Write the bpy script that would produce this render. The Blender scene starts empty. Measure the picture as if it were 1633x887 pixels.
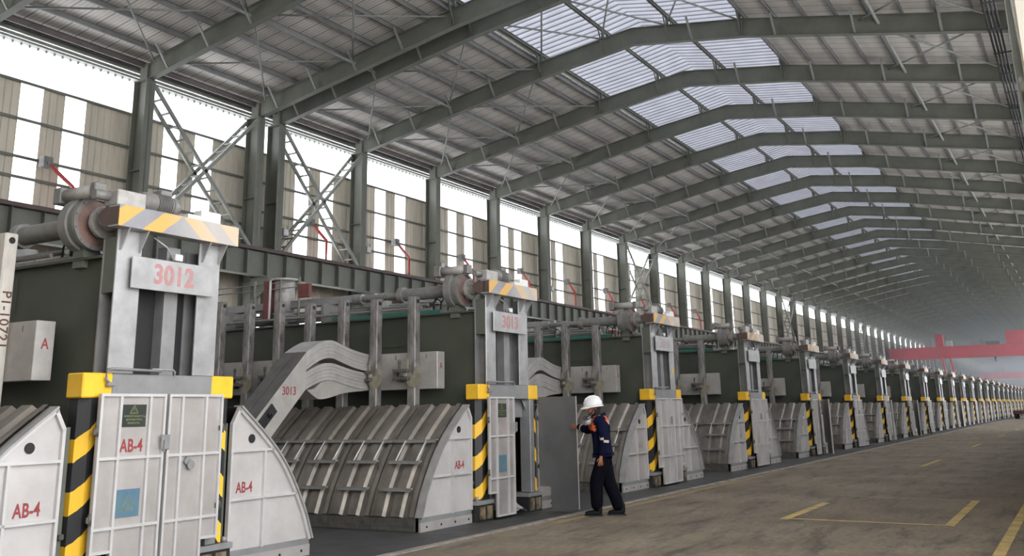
import bpy, bmesh, math, random
from mathutils import Vector, Matrix
random.seed(7)
SC = bpy.context.scene
COL = SC.collection

# ------------------------------------------------------------------ camera
W, H = 1633.0, 887.0
FPX, CYP = 1534.07, 280.68
CAM_Z = 1.53
pan, tilt, roll = math.radians(30.018), math.radians(13.804), math.radians(-1.058)
fw = Vector((math.cos(pan)*math.cos(tilt), math.sin(pan)*math.cos(tilt), math.sin(tilt)))
rt = Vector((math.sin(pan), -math.cos(pan), 0)); up = rt.cross(fw)
R_ = math.cos(roll)*rt + math.sin(roll)*up
U_ = -math.sin(roll)*rt + math.cos(roll)*up
cd = bpy.data.cameras.new('camera'); cam = bpy.data.objects.new('camera', cd); COL.objects.link(cam)
cam.matrix_world = Matrix(((R_.x, U_.x, -fw.x, 0), (R_.y, U_.y, -fw.y, 0), (R_.z, U_.z, -fw.z, CAM_Z), (0, 0, 0, 1)))
cd.sensor_fit = 'HORIZONTAL'; cd.sensor_width = 36.0; cd.lens = FPX*36.0/W
cd.shift_y = -(H/2 - CYP)/W
cd.clip_start = 0.1; cd.clip_end = 900
SC.camera = cam

# ------------------------------------------------------------------ light, exposure
wd = bpy.data.worlds.new('overcast_sky'); SC.world = wd; wd.use_nodes = True
nt = wd.node_tree; bg = nt.nodes['Background']
bg.inputs['Color'].default_value = (0.98, 0.985, 1.0, 1); bg.inputs['Strength'].default_value = 1.0
wd.cycles.sampling_method = 'MANUAL'; wd.cycles.sample_map_resolution = 256
SC.view_settings.view_transform = 'Standard'; SC.view_settings.look = 'None'
SC.view_settings.gamma = 1.0; SC.view_settings.use_curve_mapping = False
SC.view_settings.exposure = 2.78
cy = SC.cycles
cy.max_bounces = 6; cy.diffuse_bounces = 4; cy.glossy_bounces = 2; cy.transmission_bounces = 4
cy.transparent_max_bounces = 8; cy.volume_bounces = 2; cy.sample_clamp_indirect = 4.0
cy.caustics_reflective = False; cy.caustics_refractive = False; cy.use_denoising = True

def portal(name, loc, rot, sx, sy):
    l = bpy.data.lights.new(name, 'AREA'); l.shape = 'RECTANGLE'; l.size = sx; l.size_y = sy
    l.cycles.is_portal = True
    o = bpy.data.objects.new(name, l); o.location = loc; o.rotation_euler = rot; COL.objects.link(o)
PI = math.pi

# ------------------------------------------------------------------ materials
def mat(name, col, rough=0.6, metal=0.0, var=0.25, scale=3.0, bump=0.0, bscale=20.0, stretch=(1, 1, 1), col2=None, spec=None, detail=5.0):
    m = bpy.data.materials.new(name); m.use_nodes = True
    n = m.node_tree.nodes; L = m.node_tree.links; b = n['Principled BSDF']
    b.inputs['Roughness'].default_value = rough; b.inputs['Metallic'].default_value = metal
    if spec is not None: b.inputs['Specular IOR Level'].default_value = spec
    tc = n.new('ShaderNodeTexCoord'); mp = n.new('ShaderNodeMapping'); mp.inputs['Scale'].default_value = stretch
    L.new(tc.outputs['Object'], mp.inputs['Vector'])
    nz = n.new('ShaderNodeTexNoise'); nz.inputs['Scale'].default_value = scale; nz.inputs['Detail'].default_value = detail
    nz.inputs['Roughness'].default_value = 0.6
    L.new(mp.outputs['Vector'], nz.inputs['Vector'])
    rp = n.new('ShaderNodeValToRGB')
    c2 = col2 if col2 else tuple(c*(1-var) for c in col)
    rp.color_ramp.elements[0].position = 0.32; rp.color_ramp.elements[0].color = (*c2, 1)
    rp.color_ramp.elements[1].position = 0.62; rp.color_ramp.elements[1].color = (*col, 1)
    L.new(nz.outputs['Fac'], rp.inputs['Fac']); L.new(rp.outputs['Color'], b.inputs['Base Color'])
    if bump:
        nb = n.new('ShaderNodeTexNoise'); nb.inputs['Scale'].default_value = bscale; nb.inputs['Detail'].default_value = 3
        L.new(mp.outputs['Vector'], nb.inputs['Vector'])
        bp = n.new('ShaderNodeBump'); bp.inputs['Strength'].default_value = bump; bp.inputs['Distance'].default_value = 0.02
        L.new(nb.outputs['Fac'], bp.inputs['Height']); L.new(bp.outputs['Normal'], b.inputs['Normal'])
    return m

def math_node(n, L, op, a, b=None):
    q = n.new('ShaderNodeMath'); q.operation = op
    for i, v in enumerate((a, b)):
        if v is None: continue
        if isinstance(v, (int, float)): q.inputs[i].default_value = v
        else: L.new(v, q.inputs[i])
    return q.outputs[0]

def stripes(name, colA, colB, period, lo, hi, fn, zmax=None, rough=0.5):
    """two-tone paint bands; fn(n, L, absx, z, x) gives the band coordinate"""
    m = mat(name, colB, rough, 0.0, 0.2, 4.0)
    n = m.node_tree.nodes; L = m.node_tree.links; b = n['Principled BSDF']
    old = b.inputs['Base Color'].links[0].from_socket
    tc = [q for q in n if q.type == 'TEX_COORD'][0]
    sp = n.new('ShaderNodeSeparateXYZ'); L.new(tc.outputs['Object'], sp.inputs[0])
    ax = math_node(n, L, 'ABSOLUTE', sp.outputs['X'])
    v = fn(n, L, ax, sp.outputs['Z'], sp.outputs['X'])
    nz = n.new('ShaderNodeTexNoise'); nz.inputs['Scale'].default_value = 14; L.new(tc.outputs['Object'], nz.inputs['Vector'])
    wob = math_node(n, L, 'MULTIPLY', math_node(n, L, 'SUBTRACT', nz.outputs['Fac'], 0.5), 0.03)
    v = math_node(n, L, 'ADD', v, wob)
    f = math_node(n, L, 'MODULO', math_node(n, L, 'ADD', v, period*50), period)
    s = math_node(n, L, 'MULTIPLY', math_node(n, L, 'GREATER_THAN', f, lo), math_node(n, L, 'LESS_THAN', f, hi))
    if zmax: s = math_node(n, L, 'MULTIPLY', s, math_node(n, L, 'LESS_THAN', sp.outputs['Z'], zmax))
    mx = n.new('ShaderNodeMix'); mx.data_type = 'RGBA'
    L.new(s, mx.inputs['Factor']); L.new(old, mx.inputs['A']); mx.inputs['B'].default_value = (*colA, 1)
    L.new(mx.outputs['Result'], b.inputs['Base Color'])
    return m

YEL = (0.86, 0.50, 0.03)
M = {}
M['steel'] = mat('grey_green_steel_paint', (0.185, 0.190, 0.158), 0.55, 0, 0.22, 1.2)
M['steel_light'] = mat('pale_grey_steel_paint', (0.30, 0.31, 0.28), 0.5, 0, 0.2, 2)
M['purlin'] = mat('galvanised_purlin', (0.27, 0.27, 0.26), 0.5, 0.2, 0.25, 2)
M['panel'] = mat('beige_wall_sheet', (0.72, 0.655, 0.54), 0.6, 0, 0.22, 0.6, stretch=(2, 2, 0.4))
M['girder'] = mat('dark_olive_paint', (0.064, 0.070, 0.052), 0.6, 0, 0.25, 1.5)
M['olive'] = mat('olive_grey_paint', (0.115, 0.125, 0.100), 0.55, 0, 0.2, 2)
M['silver'] = mat('aluminium_paint', (0.48, 0.48, 0.48), 0.40, 0.45, 0.30, 3.5, 0.05, 30)
M['silver_grey'] = mat('dusty_grey_paint', (0.27, 0.27, 0.27), 0.5, 0.2, 0.25, 3)
M['sheet'] = mat('pale_aluminium_sheet', (0.56, 0.53, 0.51), 0.33, 0.45, 0.22, 2.2, 0.55, 4.0)
M['sheet_grey'] = mat('grey_aluminium_sheet', (0.33, 0.33, 0.33), 0.42, 0.4, 0.2, 2.2, 0.06, 3.5)
M['rib'] = mat('aluminium_rib', (0.64, 0.63, 0.62), 0.4, 0.35, 0.15, 3)
M['hood'] = mat('weathered_hood_sheet', (0.225, 0.20, 0.168), 0.42, 0.45, 0.45, 2.5, 0.06, 12, stretch=(1, 1, 1))
M['hood_bar'] = mat('hood_grab_bar_metal', (0.42, 0.41, 0.39), 0.42, 0.45, 0.25, 5)
M['rod'] = mat('weathered_anode_rod', (0.30, 0.282, 0.265), 0.55, 0.3, 0.7, 9, 0.3, 40, stretch=(1, 1, 0.35))
M['rod_pale'] = mat('pale_anode_rod', (0.62, 0.58, 0.52), 0.55, 0.2, 0.25, 7, 0.15, 40, stretch=(1, 1, 0.35))
M['bus'] = mat('cast_aluminium_bar', (0.46, 0.44, 0.41), 0.5, 0.35, 0.25, 3, 0.1, 15)
M['bus_dark'] = mat('dark_aluminium_bar', (0.12, 0.115, 0.107), 0.55, 0.3, 0.3, 5, 0.1, 20)
M['flex'] = mat('flexible_strip_stack', (0.47, 0.455, 0.43), 0.45, 0.35, 0.22, 4)
M['clamp'] = mat('khaki_clamp', (0.33, 0.30, 0.22), 0.55, 0.1, 0.4, 10)
M['clamp_dark'] = mat('dark_clamp', (0.13, 0.125, 0.11), 0.55, 0.3, 0.4, 10)
M['yellow'] = mat('safety_yellow', YEL, 0.45, 0, 0.15, 4)
M['dark'] = mat('flat_black', (0.012, 0.012, 0.013), 0.7, 0, 0.3, 4)
M['black'] = mat('black_enamel', (0.02, 0.02, 0.022), 0.45, 0, 0.3, 4)
M['brown'] = mat('red_brown_primer', (0.11, 0.072, 0.066), 0.55, 0, 0.25, 5)
M['rust'] = mat('reddish_disc', (0.27, 0.17, 0.14), 0.6, 0.1, 0.45, 6)
M['gear'] = mat('grey_machine_paint', (0.22, 0.215, 0.20), 0.5, 0.1, 0.3, 6)
M['gear_pale'] = mat('dusty_machine_paint', (0.42, 0.40, 0.375), 0.55, 0.1, 0.3, 8)
M['teal'] = mat('teal_paint', (0.03, 0.17, 0.13), 0.5, 0, 0.3, 5)
M['white'] = mat('white_box_paint', (0.72, 0.72, 0.70), 0.5, 0, 0.15, 5)
M['red'] = mat('red_paint', (0.50, 0.05, 0.045), 0.5, 0, 0.25, 3)
M['red_dull'] = mat('dull_red_plate', (0.17, 0.045, 0.04), 0.6, 0, 0.4, 6)
M['red_crane'] = mat('crane_red_paint', (0.46, 0.022, 0.034), 0.5, 0, 0.2, 0.5)
M['mark_red'] = mat('stencil_red', (0.30, 0.045, 0.05), 0.7, 0, 0.35, 25)
M['mark_pale'] = mat('faded_red', (0.46, 0.225, 0.215), 0.6, 0, 0.2, 25)
M['mark_faint'] = mat('very_faded_red', (0.42, 0.33, 0.32), 0.6, 0, 0.15, 25)
M['mark_brown'] = mat('stencil_brown', (0.12, 0.06, 0.035), 0.7, 0, 0.3, 25)
M['mark_dark'] = mat('stencil_black', (0.06, 0.05, 0.05), 0.7, 0, 0.3, 25)
M['wood'] = mat('charred_block', (0.20, 0.155, 0.09), 0.8, 0, 0.8, 9, 0.3, 25)
M['alumina'] = mat('grey_alumina_dust', (0.34, 0.33, 0.31), 0.9, 0, 0.5, 18, 0.6, 30)
M['grating'] = mat('dark_steel_plate', (0.060, 0.060, 0.058), 0.6, 0.2, 0.4, 2.5, 0.15, 60)
M['kerb'] = mat('chipped_kerb', (0.27, 0.245, 0.21), 0.9, 0, 0.5, 3, 0.4, 20, col2=(.14, .12, .095))
M['line'] = mat('worn_yellow_line', (0.50, 0.36, 0.12), 0.8, 0, 0.5, 3, col2=(0.30, 0.23, 0.12))
M['line_worn'] = mat('nearly_worn_off_line', (0.30, 0.215, 0.09), 0.8, 0, 0.5, 2.2, col2=(0.17, 0.135, 0.10))
M['line_pale'] = mat('faint_pale_line', (0.34, 0.30, 0.24), 0.8, 0, 0.4, 3)
M['sign'] = mat('dark_green_sign', (0.024, 0.030, 0.025), 0.5, 0, 0.3, 9)
M['sign_text'] = mat('sign_lettering', (0.13, 0.15, 0.06), 0.6, 0, 0.3, 20)
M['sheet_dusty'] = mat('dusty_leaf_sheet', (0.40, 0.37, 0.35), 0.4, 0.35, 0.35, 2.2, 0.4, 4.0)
M['poster'] = mat('faded_blue_poster', (0.065, 0.14, 0.215), 0.55, 0, 0.3, 6, col2=(0.10, 0.18, 0.20))
M['poster_pale'] = mat('faded_poster_print', (0.115, 0.185, 0.19), 0.55, 0, 0.3, 12)
M['navy'] = mat('navy_workwear', (0.0065, 0.0085, 0.030), 0.85, 0, 0.4, 14, 0.5, 16, spec=0.08)
M['navy_dark'] = mat('dark_navy_trousers', (0.0035, 0.0038, 0.0075), 0.85, 0, 0.4, 14, 0.5, 16, spec=0.08)
M['orange'] = mat('orange_yoke', (0.66, 0.12, 0.035), 0.8, 0, 0.15, 14)
M['reflect'] = mat('reflective_tape', (0.62, 0.55, 0.46), 0.4, 0, 0.15, 20)
M['helmet'] = mat('white_helmet', (0.80, 0.79, 0.78), 0.3, 0, 0.04, 10)
M['skin'] = mat('skin', (0.36, 0.16, 0.095), 0.55, 0, 0.15, 12)
M['hair'] = mat('black_hair', (0.015, 0.012, 0.011), 0.7, 0, 0.2, 30)
M['boot'] = mat('black_boot', (0.008, 0.008, 0.008), 0.6, 0, 0.3, 20, spec=0.15)
M['rubber'] = mat('dark_rubber', (0.03, 0.03, 0.035), 0.6, 0, 0.2, 20)
M['panel_white'] = mat('white_end_panel', (0.60, 0.575, 0.56), 0.34, 0.28, 0.18, 2.2, 0.5, 3.6)
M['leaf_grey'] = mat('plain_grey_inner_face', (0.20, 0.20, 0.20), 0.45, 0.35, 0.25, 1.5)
M['eave'] = mat('purple_grey_eave', (0.16, 0.135, 0.13), 0.55, 0, 0.3, 2)
M['mask'] = mat('white_mask', (0.62, 0.58, 0.53), 0.6, 0, 0.15, 20)
M['darkred'] = mat('dark_red_truck', (0.08, 0.02, 0.02), 0.6, 0, 0.3, 5)

def post_fn(n, L, ax, z, x):
    return math_node(n, L, 'SUBTRACT', math_node(n, L, 'ADD', z, ax), 0.62)
M['hazard'] = stripes('hazard_stripes', YEL, (0.018, 0.018, 0.02), 0.46, 0.04, 0.245, post_fn, 1.61)
def beam_fn(n, L, ax, z, x):
    return math_node(n, L, 'ADD', ax, math_node(n, L, 'MULTIPLY', math_node(n, L, 'SUBTRACT', z, 3.545), 1.25))
CHV = stripes('faded_chevrons', (0.62, 0.36, 0.09), (0.28, 0.28, 0.30), 0.48, 0.0, 0.235, beam_fn)

def fade_chevrons(m):
    n = m.node_tree.nodes; L = m.node_tree.links; b = n['Principled BSDF']; src = b.inputs['Base Color'].links[0].from_socket
    tc = [q for q in n if q.type == 'TEX_COORD'][0]; sp = n.new('ShaderNodeSeparateXYZ'); L.new(tc.outputs['Object'], sp.inputs[0])
    r = n.new('ShaderNodeMapRange'); r.inputs['From Min'].default_value = -.25; r.inputs['From Max'].default_value = .35; r.inputs['To Max'].default_value = .62; L.new(sp.outputs['X'], r.inputs['Value'])
    mx = n.new('ShaderNodeMix'); mx.data_type = 'RGBA'; L.new(r.outputs['Result'], mx.inputs['Factor']); L.new(src, mx.inputs['A']); mx.inputs['B'].default_value = (.55, .50, .45, 1)
    L.new(mx.outputs['Result'], b.inputs['Base Color']); return m
M['chevron'] = fade_chevrons(CHV)
def roof_material():
    m = mat('pale_roof_sheet', (0.74, 0.69, 0.63), 0.55, 0.0, 0.2, 0.8)
    n = m.node_tree.nodes; L = m.node_tree.links; b = n['Principled BSDF']
    old = b.inputs['Base Color'].links[0].from_socket
    tc = [q for q in n if q.type == 'TEX_COORD'][0]
    sp = n.new('ShaderNodeSeparateXYZ'); L.new(tc.outputs['Object'], sp.inputs[0])
    f = math_node(n, L, 'MODULO', math_node(n, L, 'ADD', sp.outputs['X'], 100.0), 0.62)
    s = math_node(n, L, 'LESS_THAN', f, 0.05)
    f2 = math_node(n, L, 'MODULO', math_node(n, L, 'ADD', sp.outputs['X'], 100.0), 0.155)
    s2 = math_node(n, L, 'MULTIPLY', math_node(n, L, 'LESS_THAN', f2, 0.05), 0.22)
    t = math_node(n, L, 'MAXIMUM', math_node(n, L, 'MULTIPLY', s, 0.75), s2)
    mx = n.new('ShaderNodeMix'); mx.data_type = 'RGBA'; L.new(t, mx.inputs['Factor'])
    L.new(old, mx.inputs['A']); mx.inputs['B'].default_value = (0.10, 0.095, 0.085, 1)
    L.new(mx.outputs['Result'], b.inputs['Base Color'])
    return m
M['roof'] = roof_material()

def pane_material(name, col, trans, clear):
    """frosted sheet: scatters daylight through it and lets part of it pass straight"""
    m = bpy.data.materials.new(name); m.use_nodes = True
    n = m.node_tree.nodes; L = m.node_tree.links
    for q in list(n):
        if q.type == 'BSDF_PRINCIPLED': n.remove(q)
    out = [q for q in n if q.type == 'OUTPUT_MATERIAL'][0]
    tl = n.new('ShaderNodeBsdfTranslucent'); tl.inputs['Color'].default_value = (*[c*trans for c in col], 1)
    df = n.new('ShaderNodeBsdfDiffuse'); df.inputs['Color'].default_value = (*[c*0.6 for c in col], 1)
    tp = n.new('ShaderNodeBsdfTransparent'); tp.inputs['Color'].default_value = (*col, 1)
    a = n.new('ShaderNodeMixShader'); a.inputs[0].default_value = 0.35
    L.new(tl.outputs[0], a.inputs[1]); L.new(df.outputs[0], a.inputs[2])
    c = n.new('ShaderNodeMixShader'); c.inputs[0].default_value = clear
    L.new(a.outputs[0], c.inputs[1]); L.new(tp.outputs[0], c.inputs[2])
    L.new(c.outputs[0], out.inputs['Surface'])
    return m, tl, c
M['pane'], _, _ = pane_material('frosted_window_sheet', (0.97, 0.98, 1.0), 1.0, 0.55)
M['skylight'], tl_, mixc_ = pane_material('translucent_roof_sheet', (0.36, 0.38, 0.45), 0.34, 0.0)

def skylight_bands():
    "each corrugation has a darker trough and a paler crest"
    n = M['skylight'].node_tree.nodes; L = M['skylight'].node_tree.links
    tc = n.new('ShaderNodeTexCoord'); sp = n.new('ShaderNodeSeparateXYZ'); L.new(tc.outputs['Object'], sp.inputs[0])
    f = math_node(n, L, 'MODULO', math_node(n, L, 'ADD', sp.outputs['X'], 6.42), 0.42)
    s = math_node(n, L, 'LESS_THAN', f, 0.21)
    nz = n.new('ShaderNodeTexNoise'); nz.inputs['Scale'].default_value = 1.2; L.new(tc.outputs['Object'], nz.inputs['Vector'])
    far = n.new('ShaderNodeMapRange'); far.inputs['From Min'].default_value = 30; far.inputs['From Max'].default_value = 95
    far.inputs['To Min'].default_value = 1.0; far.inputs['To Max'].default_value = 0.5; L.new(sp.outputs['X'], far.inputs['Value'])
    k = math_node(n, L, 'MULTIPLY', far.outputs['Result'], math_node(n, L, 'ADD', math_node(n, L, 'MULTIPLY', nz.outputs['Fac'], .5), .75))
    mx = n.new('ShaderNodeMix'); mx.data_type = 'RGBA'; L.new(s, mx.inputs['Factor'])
    mx.inputs['A'].default_value = (0.165, 0.170, 0.190, 1); mx.inputs['B'].default_value = (0.058, 0.060, 0.072, 1)  # trough half darker than crest half; both darken down the hall
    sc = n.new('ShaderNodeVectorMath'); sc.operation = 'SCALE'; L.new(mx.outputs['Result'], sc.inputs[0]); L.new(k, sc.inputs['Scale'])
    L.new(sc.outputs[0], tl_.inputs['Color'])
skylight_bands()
def floor_material():
    m = bpy.data.materials.new('worn_concrete_floor'); m.use_nodes = True
    n = m.node_tree.nodes; L = m.node_tree.links; b = n['Principled BSDF']
    tc = n.new('ShaderNodeTexCoord')
    def noise(scale, st, det=6, rough=0.6):
        mp = n.new('ShaderNodeMapping'); mp.inputs['Scale'].default_value = st; mp.inputs['Rotation'].default_value = (0, 0, math.radians(-35))
        L.new(tc.outputs['Object'], mp.inputs['Vector'])
        z = n.new('ShaderNodeTexNoise'); z.inputs['Scale'].default_value = scale; z.inputs['Detail'].default_value = det; z.inputs['Roughness'].default_value = rough
        L.new(mp.outputs['Vector'], z.inputs['Vector']); return z.outputs['Fac']
    def ramp(f, *st):
        r = n.new('ShaderNodeValToRGB'); e = r.color_ramp.elements
        e[0].position, e[0].color = st[0][0], (*st[0][1], 1); e[1].position, e[1].color = st[-1][0], (*st[-1][1], 1)
        for p, c in st[1:-1]: q = e.new(p); q.color = (*c, 1)
        L.new(f, r.inputs['Fac']); return r.outputs['Color']
    def mul(a, c, fac=1.0):
        x = n.new('ShaderNodeMix'); x.data_type = 'RGBA'; x.blend_type = 'MULTIPLY'; x.inputs['Factor'].default_value = fac
        L.new(a, x.inputs['A']); L.new(c, x.inputs['B']); return x.outputs['Result']
    base = ramp(noise(0.45, (1, 1, 1)), (0.3, (0.142, 0.113, 0.078)), (0.5, (0.188, 0.152, 0.108)), (0.7, (0.250, 0.208, 0.155)))
    sm = ramp(noise(1.3, (0.5, 2.2, 1), 8, 0.7), (0.34, (0.38, 0.38, 0.38)), (0.47, (0.90, 0.90, 0.90)), (0.66, (1.12, 1.1, 1.06)))
    sp = ramp(noise(9, (0.6, 1.6, 1), 5, 0.7), (0.33, (0.72, 0.72, 0.72)), (0.55, (1, 1, 1)), (0.75, (1.22, 1.2, 1.16)))
    c = mul(mul(base, sm), sp); L.new(c, b.inputs['Base Color'])
    b.inputs['Roughness'].default_value = 0.62; b.inputs['Specular IOR Level'].default_value = 0.35
    bp = n.new('ShaderNodeBump'); bp.inputs['Strength'].default_value = 0.12; bp.inputs['Distance'].default_value = 0.01
    L.new(noise(40, (1, 1, 1), 4), bp.inputs['Height']); L.new(bp.outputs['Normal'], b.inputs['Normal'])
    return m
M['floor'] = floor_material()

# ------------------------------------------------------------------ mesh helpers
class MB:
    def __init__(s): s.v = []; s.f = []; s.m = []; s.sm = []
    def quad_strip(s, rings, m=0, closed=True, smooth=False, caps=True):
        b = len(s.v); k = len(rings[0])
        for r in rings: s.v += [tuple(p) for p in r]
        for i in range(len(rings)-1):
            for j in range(k if closed else k-1):
                a = b+i*k+j; c = b+i*k+(j+1) % k
                s.f.append((a, c, c+k, a+k)); s.m.append(m); s.sm.append(smooth)
        if caps and closed:
            s.f.append(tuple(b+j for j in reversed(range(k)))); s.m.append(m); s.sm.append(False)
            e = b+(len(rings)-1)*k
            s.f.append(tuple(e+j for j in range(k))); s.m.append(m); s.sm.append(False)
        return s
    def box(s, x0, x1, y0, y1, z0, z1, m=0):
        return s.quad_strip([[(x0, y0, z), (x1, y0, z), (x1, y1, z), (x0, y1, z)] for z in (z0, z1)], m)
    def cbox(s, x0, x1, y0, y1, z0, z1, c=0.008, m=0):
        "box with chamfered edges"
        def ring(d, z): return [(x0+d, y0+c, z), (x0+c+0*d, y0+d, z), (x1-c, y0+d, z), (x1-d, y0+c, z), (x1-d, y1-c, z), (x1-c, y1-d, z), (x0+c, y1-d, z), (x0+d, y1-c, z)]
        return s.quad_strip([ring(c*.99, z0), ring(0, z0+c), ring(0, z1-c), ring(c*.99, z1)], m)
    def prism(s, poly, axis, a, b, m=0):
        "poly: list of 2-d points in the two other axes (order x,y,z without axis)"
        def P(p, t):
            q = list(p); q.insert(axis, t); return tuple(q)
        return s.quad_strip([[P(p, t) for p in poly] for t in (a, b)], m)
    def hexa(s, p, m=0):
        return s.quad_strip([p[:4], p[4:]], m)
    def tube(s, path, r, n=10, m=0, smooth=True):
        path = [Vector(p) for p in path]; rings = []
        rr = r if isinstance(r, (list, tuple)) else [r]*len(path)
        ref = Vector((0, 0, 1))
        d0 = (path[1]-path[0]).normalized()
        if abs(d0.dot(ref)) > .9: ref = Vector((1, 0, 0))
        for i, p in enumerate(path):
            d = (path[min(i+1, len(path)-1)]-path[max(i-1, 0)]).normalized()
            a = d.cross(ref).normalized(); bb = d.cross(a).normalized()
            rings.append([p + rr[i]*(math.cos(2*PI*j/n)*a + math.sin(2*PI*j/n)*bb) for j in range(n)])
        return s.quad_strip(rings, m, smooth=smooth)
    def bar(s, p0, p1, w, h, m=0, upv=(0, 0, 1)):
        p0 = Vector(p0); p1 = Vector(p1); d = (p1-p0).normalized(); upv = Vector(upv)
        a = d.cross(upv)
        if a.length < 1e-3: a = d.cross(Vector((1, 0, 0)))
        a.normalize(); b = a.cross(d).normalized()
        return s.quad_strip([[p+a*w/2*i+b*h/2*j for i, j in ((-1, -1), (1, -1), (1, 1), (-1, 1))] for p in (p0, p1)], m)
    def lathe(s, prof, c, axis, n=28, m=0):
        "prof: (t along axis, radius[, material])"
        rings = []; cx = Vector(c)
        e = [Vector((1, 0, 0)), Vector((0, 1, 0)), Vector((0, 0, 1))]
        ax = e[axis]; a = e[(axis+1) % 3]; b = e[(axis+2) % 3]
        for i in range(len(prof)-1):
            t0, r0 = prof[i][:2]; t1, r1 = prof[i+1][:2]; mm = prof[i+1][2] if len(prof[i+1]) > 2 else m
            rg = [[cx+ax*t+r*(math.cos(2*PI*j/n)*a+math.sin(2*PI*j/n)*b) for j in range(n)] for t, r in ((t0, max(r0, 1e-4)), (t1, max(r1, 1e-4)))]
            s.quad_strip(rg, mm, smooth=True, caps=False)
        return s
    def grid(s, P, m=0, smooth=True):
        b = len(s.v); k = len(P[0])
        for r in P: s.v += [tuple(p) for p in r]
        for i in range(len(P)-1):
            for j in range(k-1):
                s.f.append((b+i*k+j, b+i*k+j+1, b+(i+1)*k+j+1, b+(i+1)*k+j)); s.m.append(m); s.sm.append(smooth)
        return s
    def data(s, name, mats, fix=True):
        me = bpy.data.meshes.new(name); me.from_pydata(s.v, [], s.f)
        for q in (mats if isinstance(mats, (list, tuple)) else [mats]): me.materials.append(q)
        me.polygons.foreach_set('material_index', s.m); me.polygons.foreach_set('use_smooth', s.sm)
        if fix:
            bm = bmesh.new(); bm.from_mesh(me); bmesh.ops.recalc_face_normals(bm, faces=bm.faces); bm.to_mesh(me); bm.free()
        me.update(); return me
    def build(s, name, mats, parent=None, loc=None, fix=True):
        o = bpy.data.objects.new(name, s.data(name, mats, fix)); COL.objects.link(o)
        if parent: o.parent = parent
        if loc: o.location = loc
        return o

def tag(o, label=None, cat=None, group=None, kind=None):
    if label: o['label'] = label
    if cat: o['category'] = cat
    if group: o['group'] = group
    if kind: o['kind'] = kind
    return o
def empty(name, loc=(0, 0, 0), rz=0):
    o = bpy.data.objects.new(name, None); COL.objects.link(o); o.location = loc; o.rotation_euler = (0, 0, rz)
    o.empty_display_size = 0.1
    return o
def copy_tree(o, parent=None):
    c = o.copy(); COL.objects.link(c)
    if parent: c.parent = parent
    for ch in list(o.children): copy_tree(ch, c)
    return c
def struct(o): o['kind'] = 'structure'; return o
def text(name, body, size, m, parent, loc, rot, wide=1.0, align='CENTER', bold=0.012):
    c = bpy.data.curves.new(name, 'FONT'); c.body = body; c.size = size; c.extrude = 0.0008; c.offset = bold*size
    c.align_x = align; c.align_y = 'CENTER'; c.space_character = 1.05
    c.materials.append(m)
    t = bpy.data.objects.new(name, c); COL.objects.link(t)
    dg = bpy.context.evaluated_depsgraph_get(); dg.update()
    me = bpy.data.meshes.new_from_object(t.evaluated_get(dg), depsgraph=dg); bpy.data.objects.remove(t)
    o = bpy.data.objects.new(name, me); COL.objects.link(o); o.parent = parent
    o.location = loc; o.rotation_euler = rot; o.scale = (wide, 1, 1)
    return o
FRONT = (PI/2, 0, 0)             # lettering that faces the aisle
SIDE = (PI/2, 0, -PI/2)          # lettering that faces back along the row

# ------------------------------------------------------------------ hall
XE = 345.0
FX = [3.95, 9.9, 15.84, 21.84, 27.34, 28.55, 33.97] + [39.97+6.0*i for i in range(51)]
YL, YR = 27.5, 0.40               # inner faces of the two column rows
RAFT = [(YL+0.1, 13.36), (18.2, 15.16), (13.9, 15.78), (9.42, 15.16), (YR-0.1, 13.36)]
def rz_at(y):
    for (y0, z0), (y1, z1) in zip(RAFT, RAFT[1:]):
        if y1 <= y <= y0: return z0+(z1-z0)*(y0-y)/(y0-y1)
    y0, z0 = RAFT[0]; y1, z1 = RAFT[1]
    if y > y0: return z0+(z1-z0)*(y0-y)/(y0-y1)
    y0, z0 = RAFT[-2]; y1, z1 = RAFT[-1]
    return z0+(z1-z0)*(y0-y)/(y0-y1)

# floor: aisle slab and the sunk steel deck the cells stand on
struct(MB().box(-8, XE, -7, 7.0, -0.4, 0.0).build('floor', M['floor']))
struct(MB().box(-8, XE, 7.06, 29.2, -0.4, -0.02).build('floor_deck', M['grating']))
kb = MB(); x = -8.0; random.seed(3)
while x < 150:
    w = random.uniform(.25, .6); d = random.uniform(-.02, .03)
    kb.hexa([(x, 6.93+d, 0), (x+w, 6.93+d*.3, 0), (x+w, 7.06, 0), (x, 7.06, 0), (x, 6.95+d, .012), (x+w, 6.95+d*.3, .010), (x+w, 7.055, .012), (x, 7.055, .012)])
    x += w
kb.box(x, XE, 6.94, 7.06, 0, .01)
struct(kb.build('kerb_strip', M['kerb']))

# worn paint on the aisle floor
def mark(name, pts, m='line'):
    o = MB().hexa([(a, b, 0.001) for a, b in pts]+[(a, b, 0.004) for a, b in pts]).build(name, M[m]); struct(o); return o
mark('floor_marking', [(14.25, 3.86), (16.85, 3.86), (16.85, 3.99), (14.25, 3.99)])
mark('floor_marking', [(14.19, 1.71), (17.96, 1.73), (17.96, 1.85), (14.24, 1.83)])
mark('floor_marking', [(14.22, 1.83), (14.28, 1.83), (14.40, 3.86), (14.32, 3.86)])
mark('floor_marking', [(17.90, 1.85), (17.96, 1.85), (18.3, 4.0), (18.22, 4.0)], 'line_pale')
mark('floor_marking', [(9.0, 0.95), (28.0, 0.99), (28.0, 1.11), (9.0, 1.07)])
mark('floor_marking', [(12.6, 6.66), (24, 6.66), (24, 6.80), (12.6, 6.80)], 'line_worn')
for a in (27.3, 39.6, 52, 64.5): mark('floor_marking', [(a, 3.83), (a+3.4, 3.80), (a+3.4, 3.93), (a, 3.96)])

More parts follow.
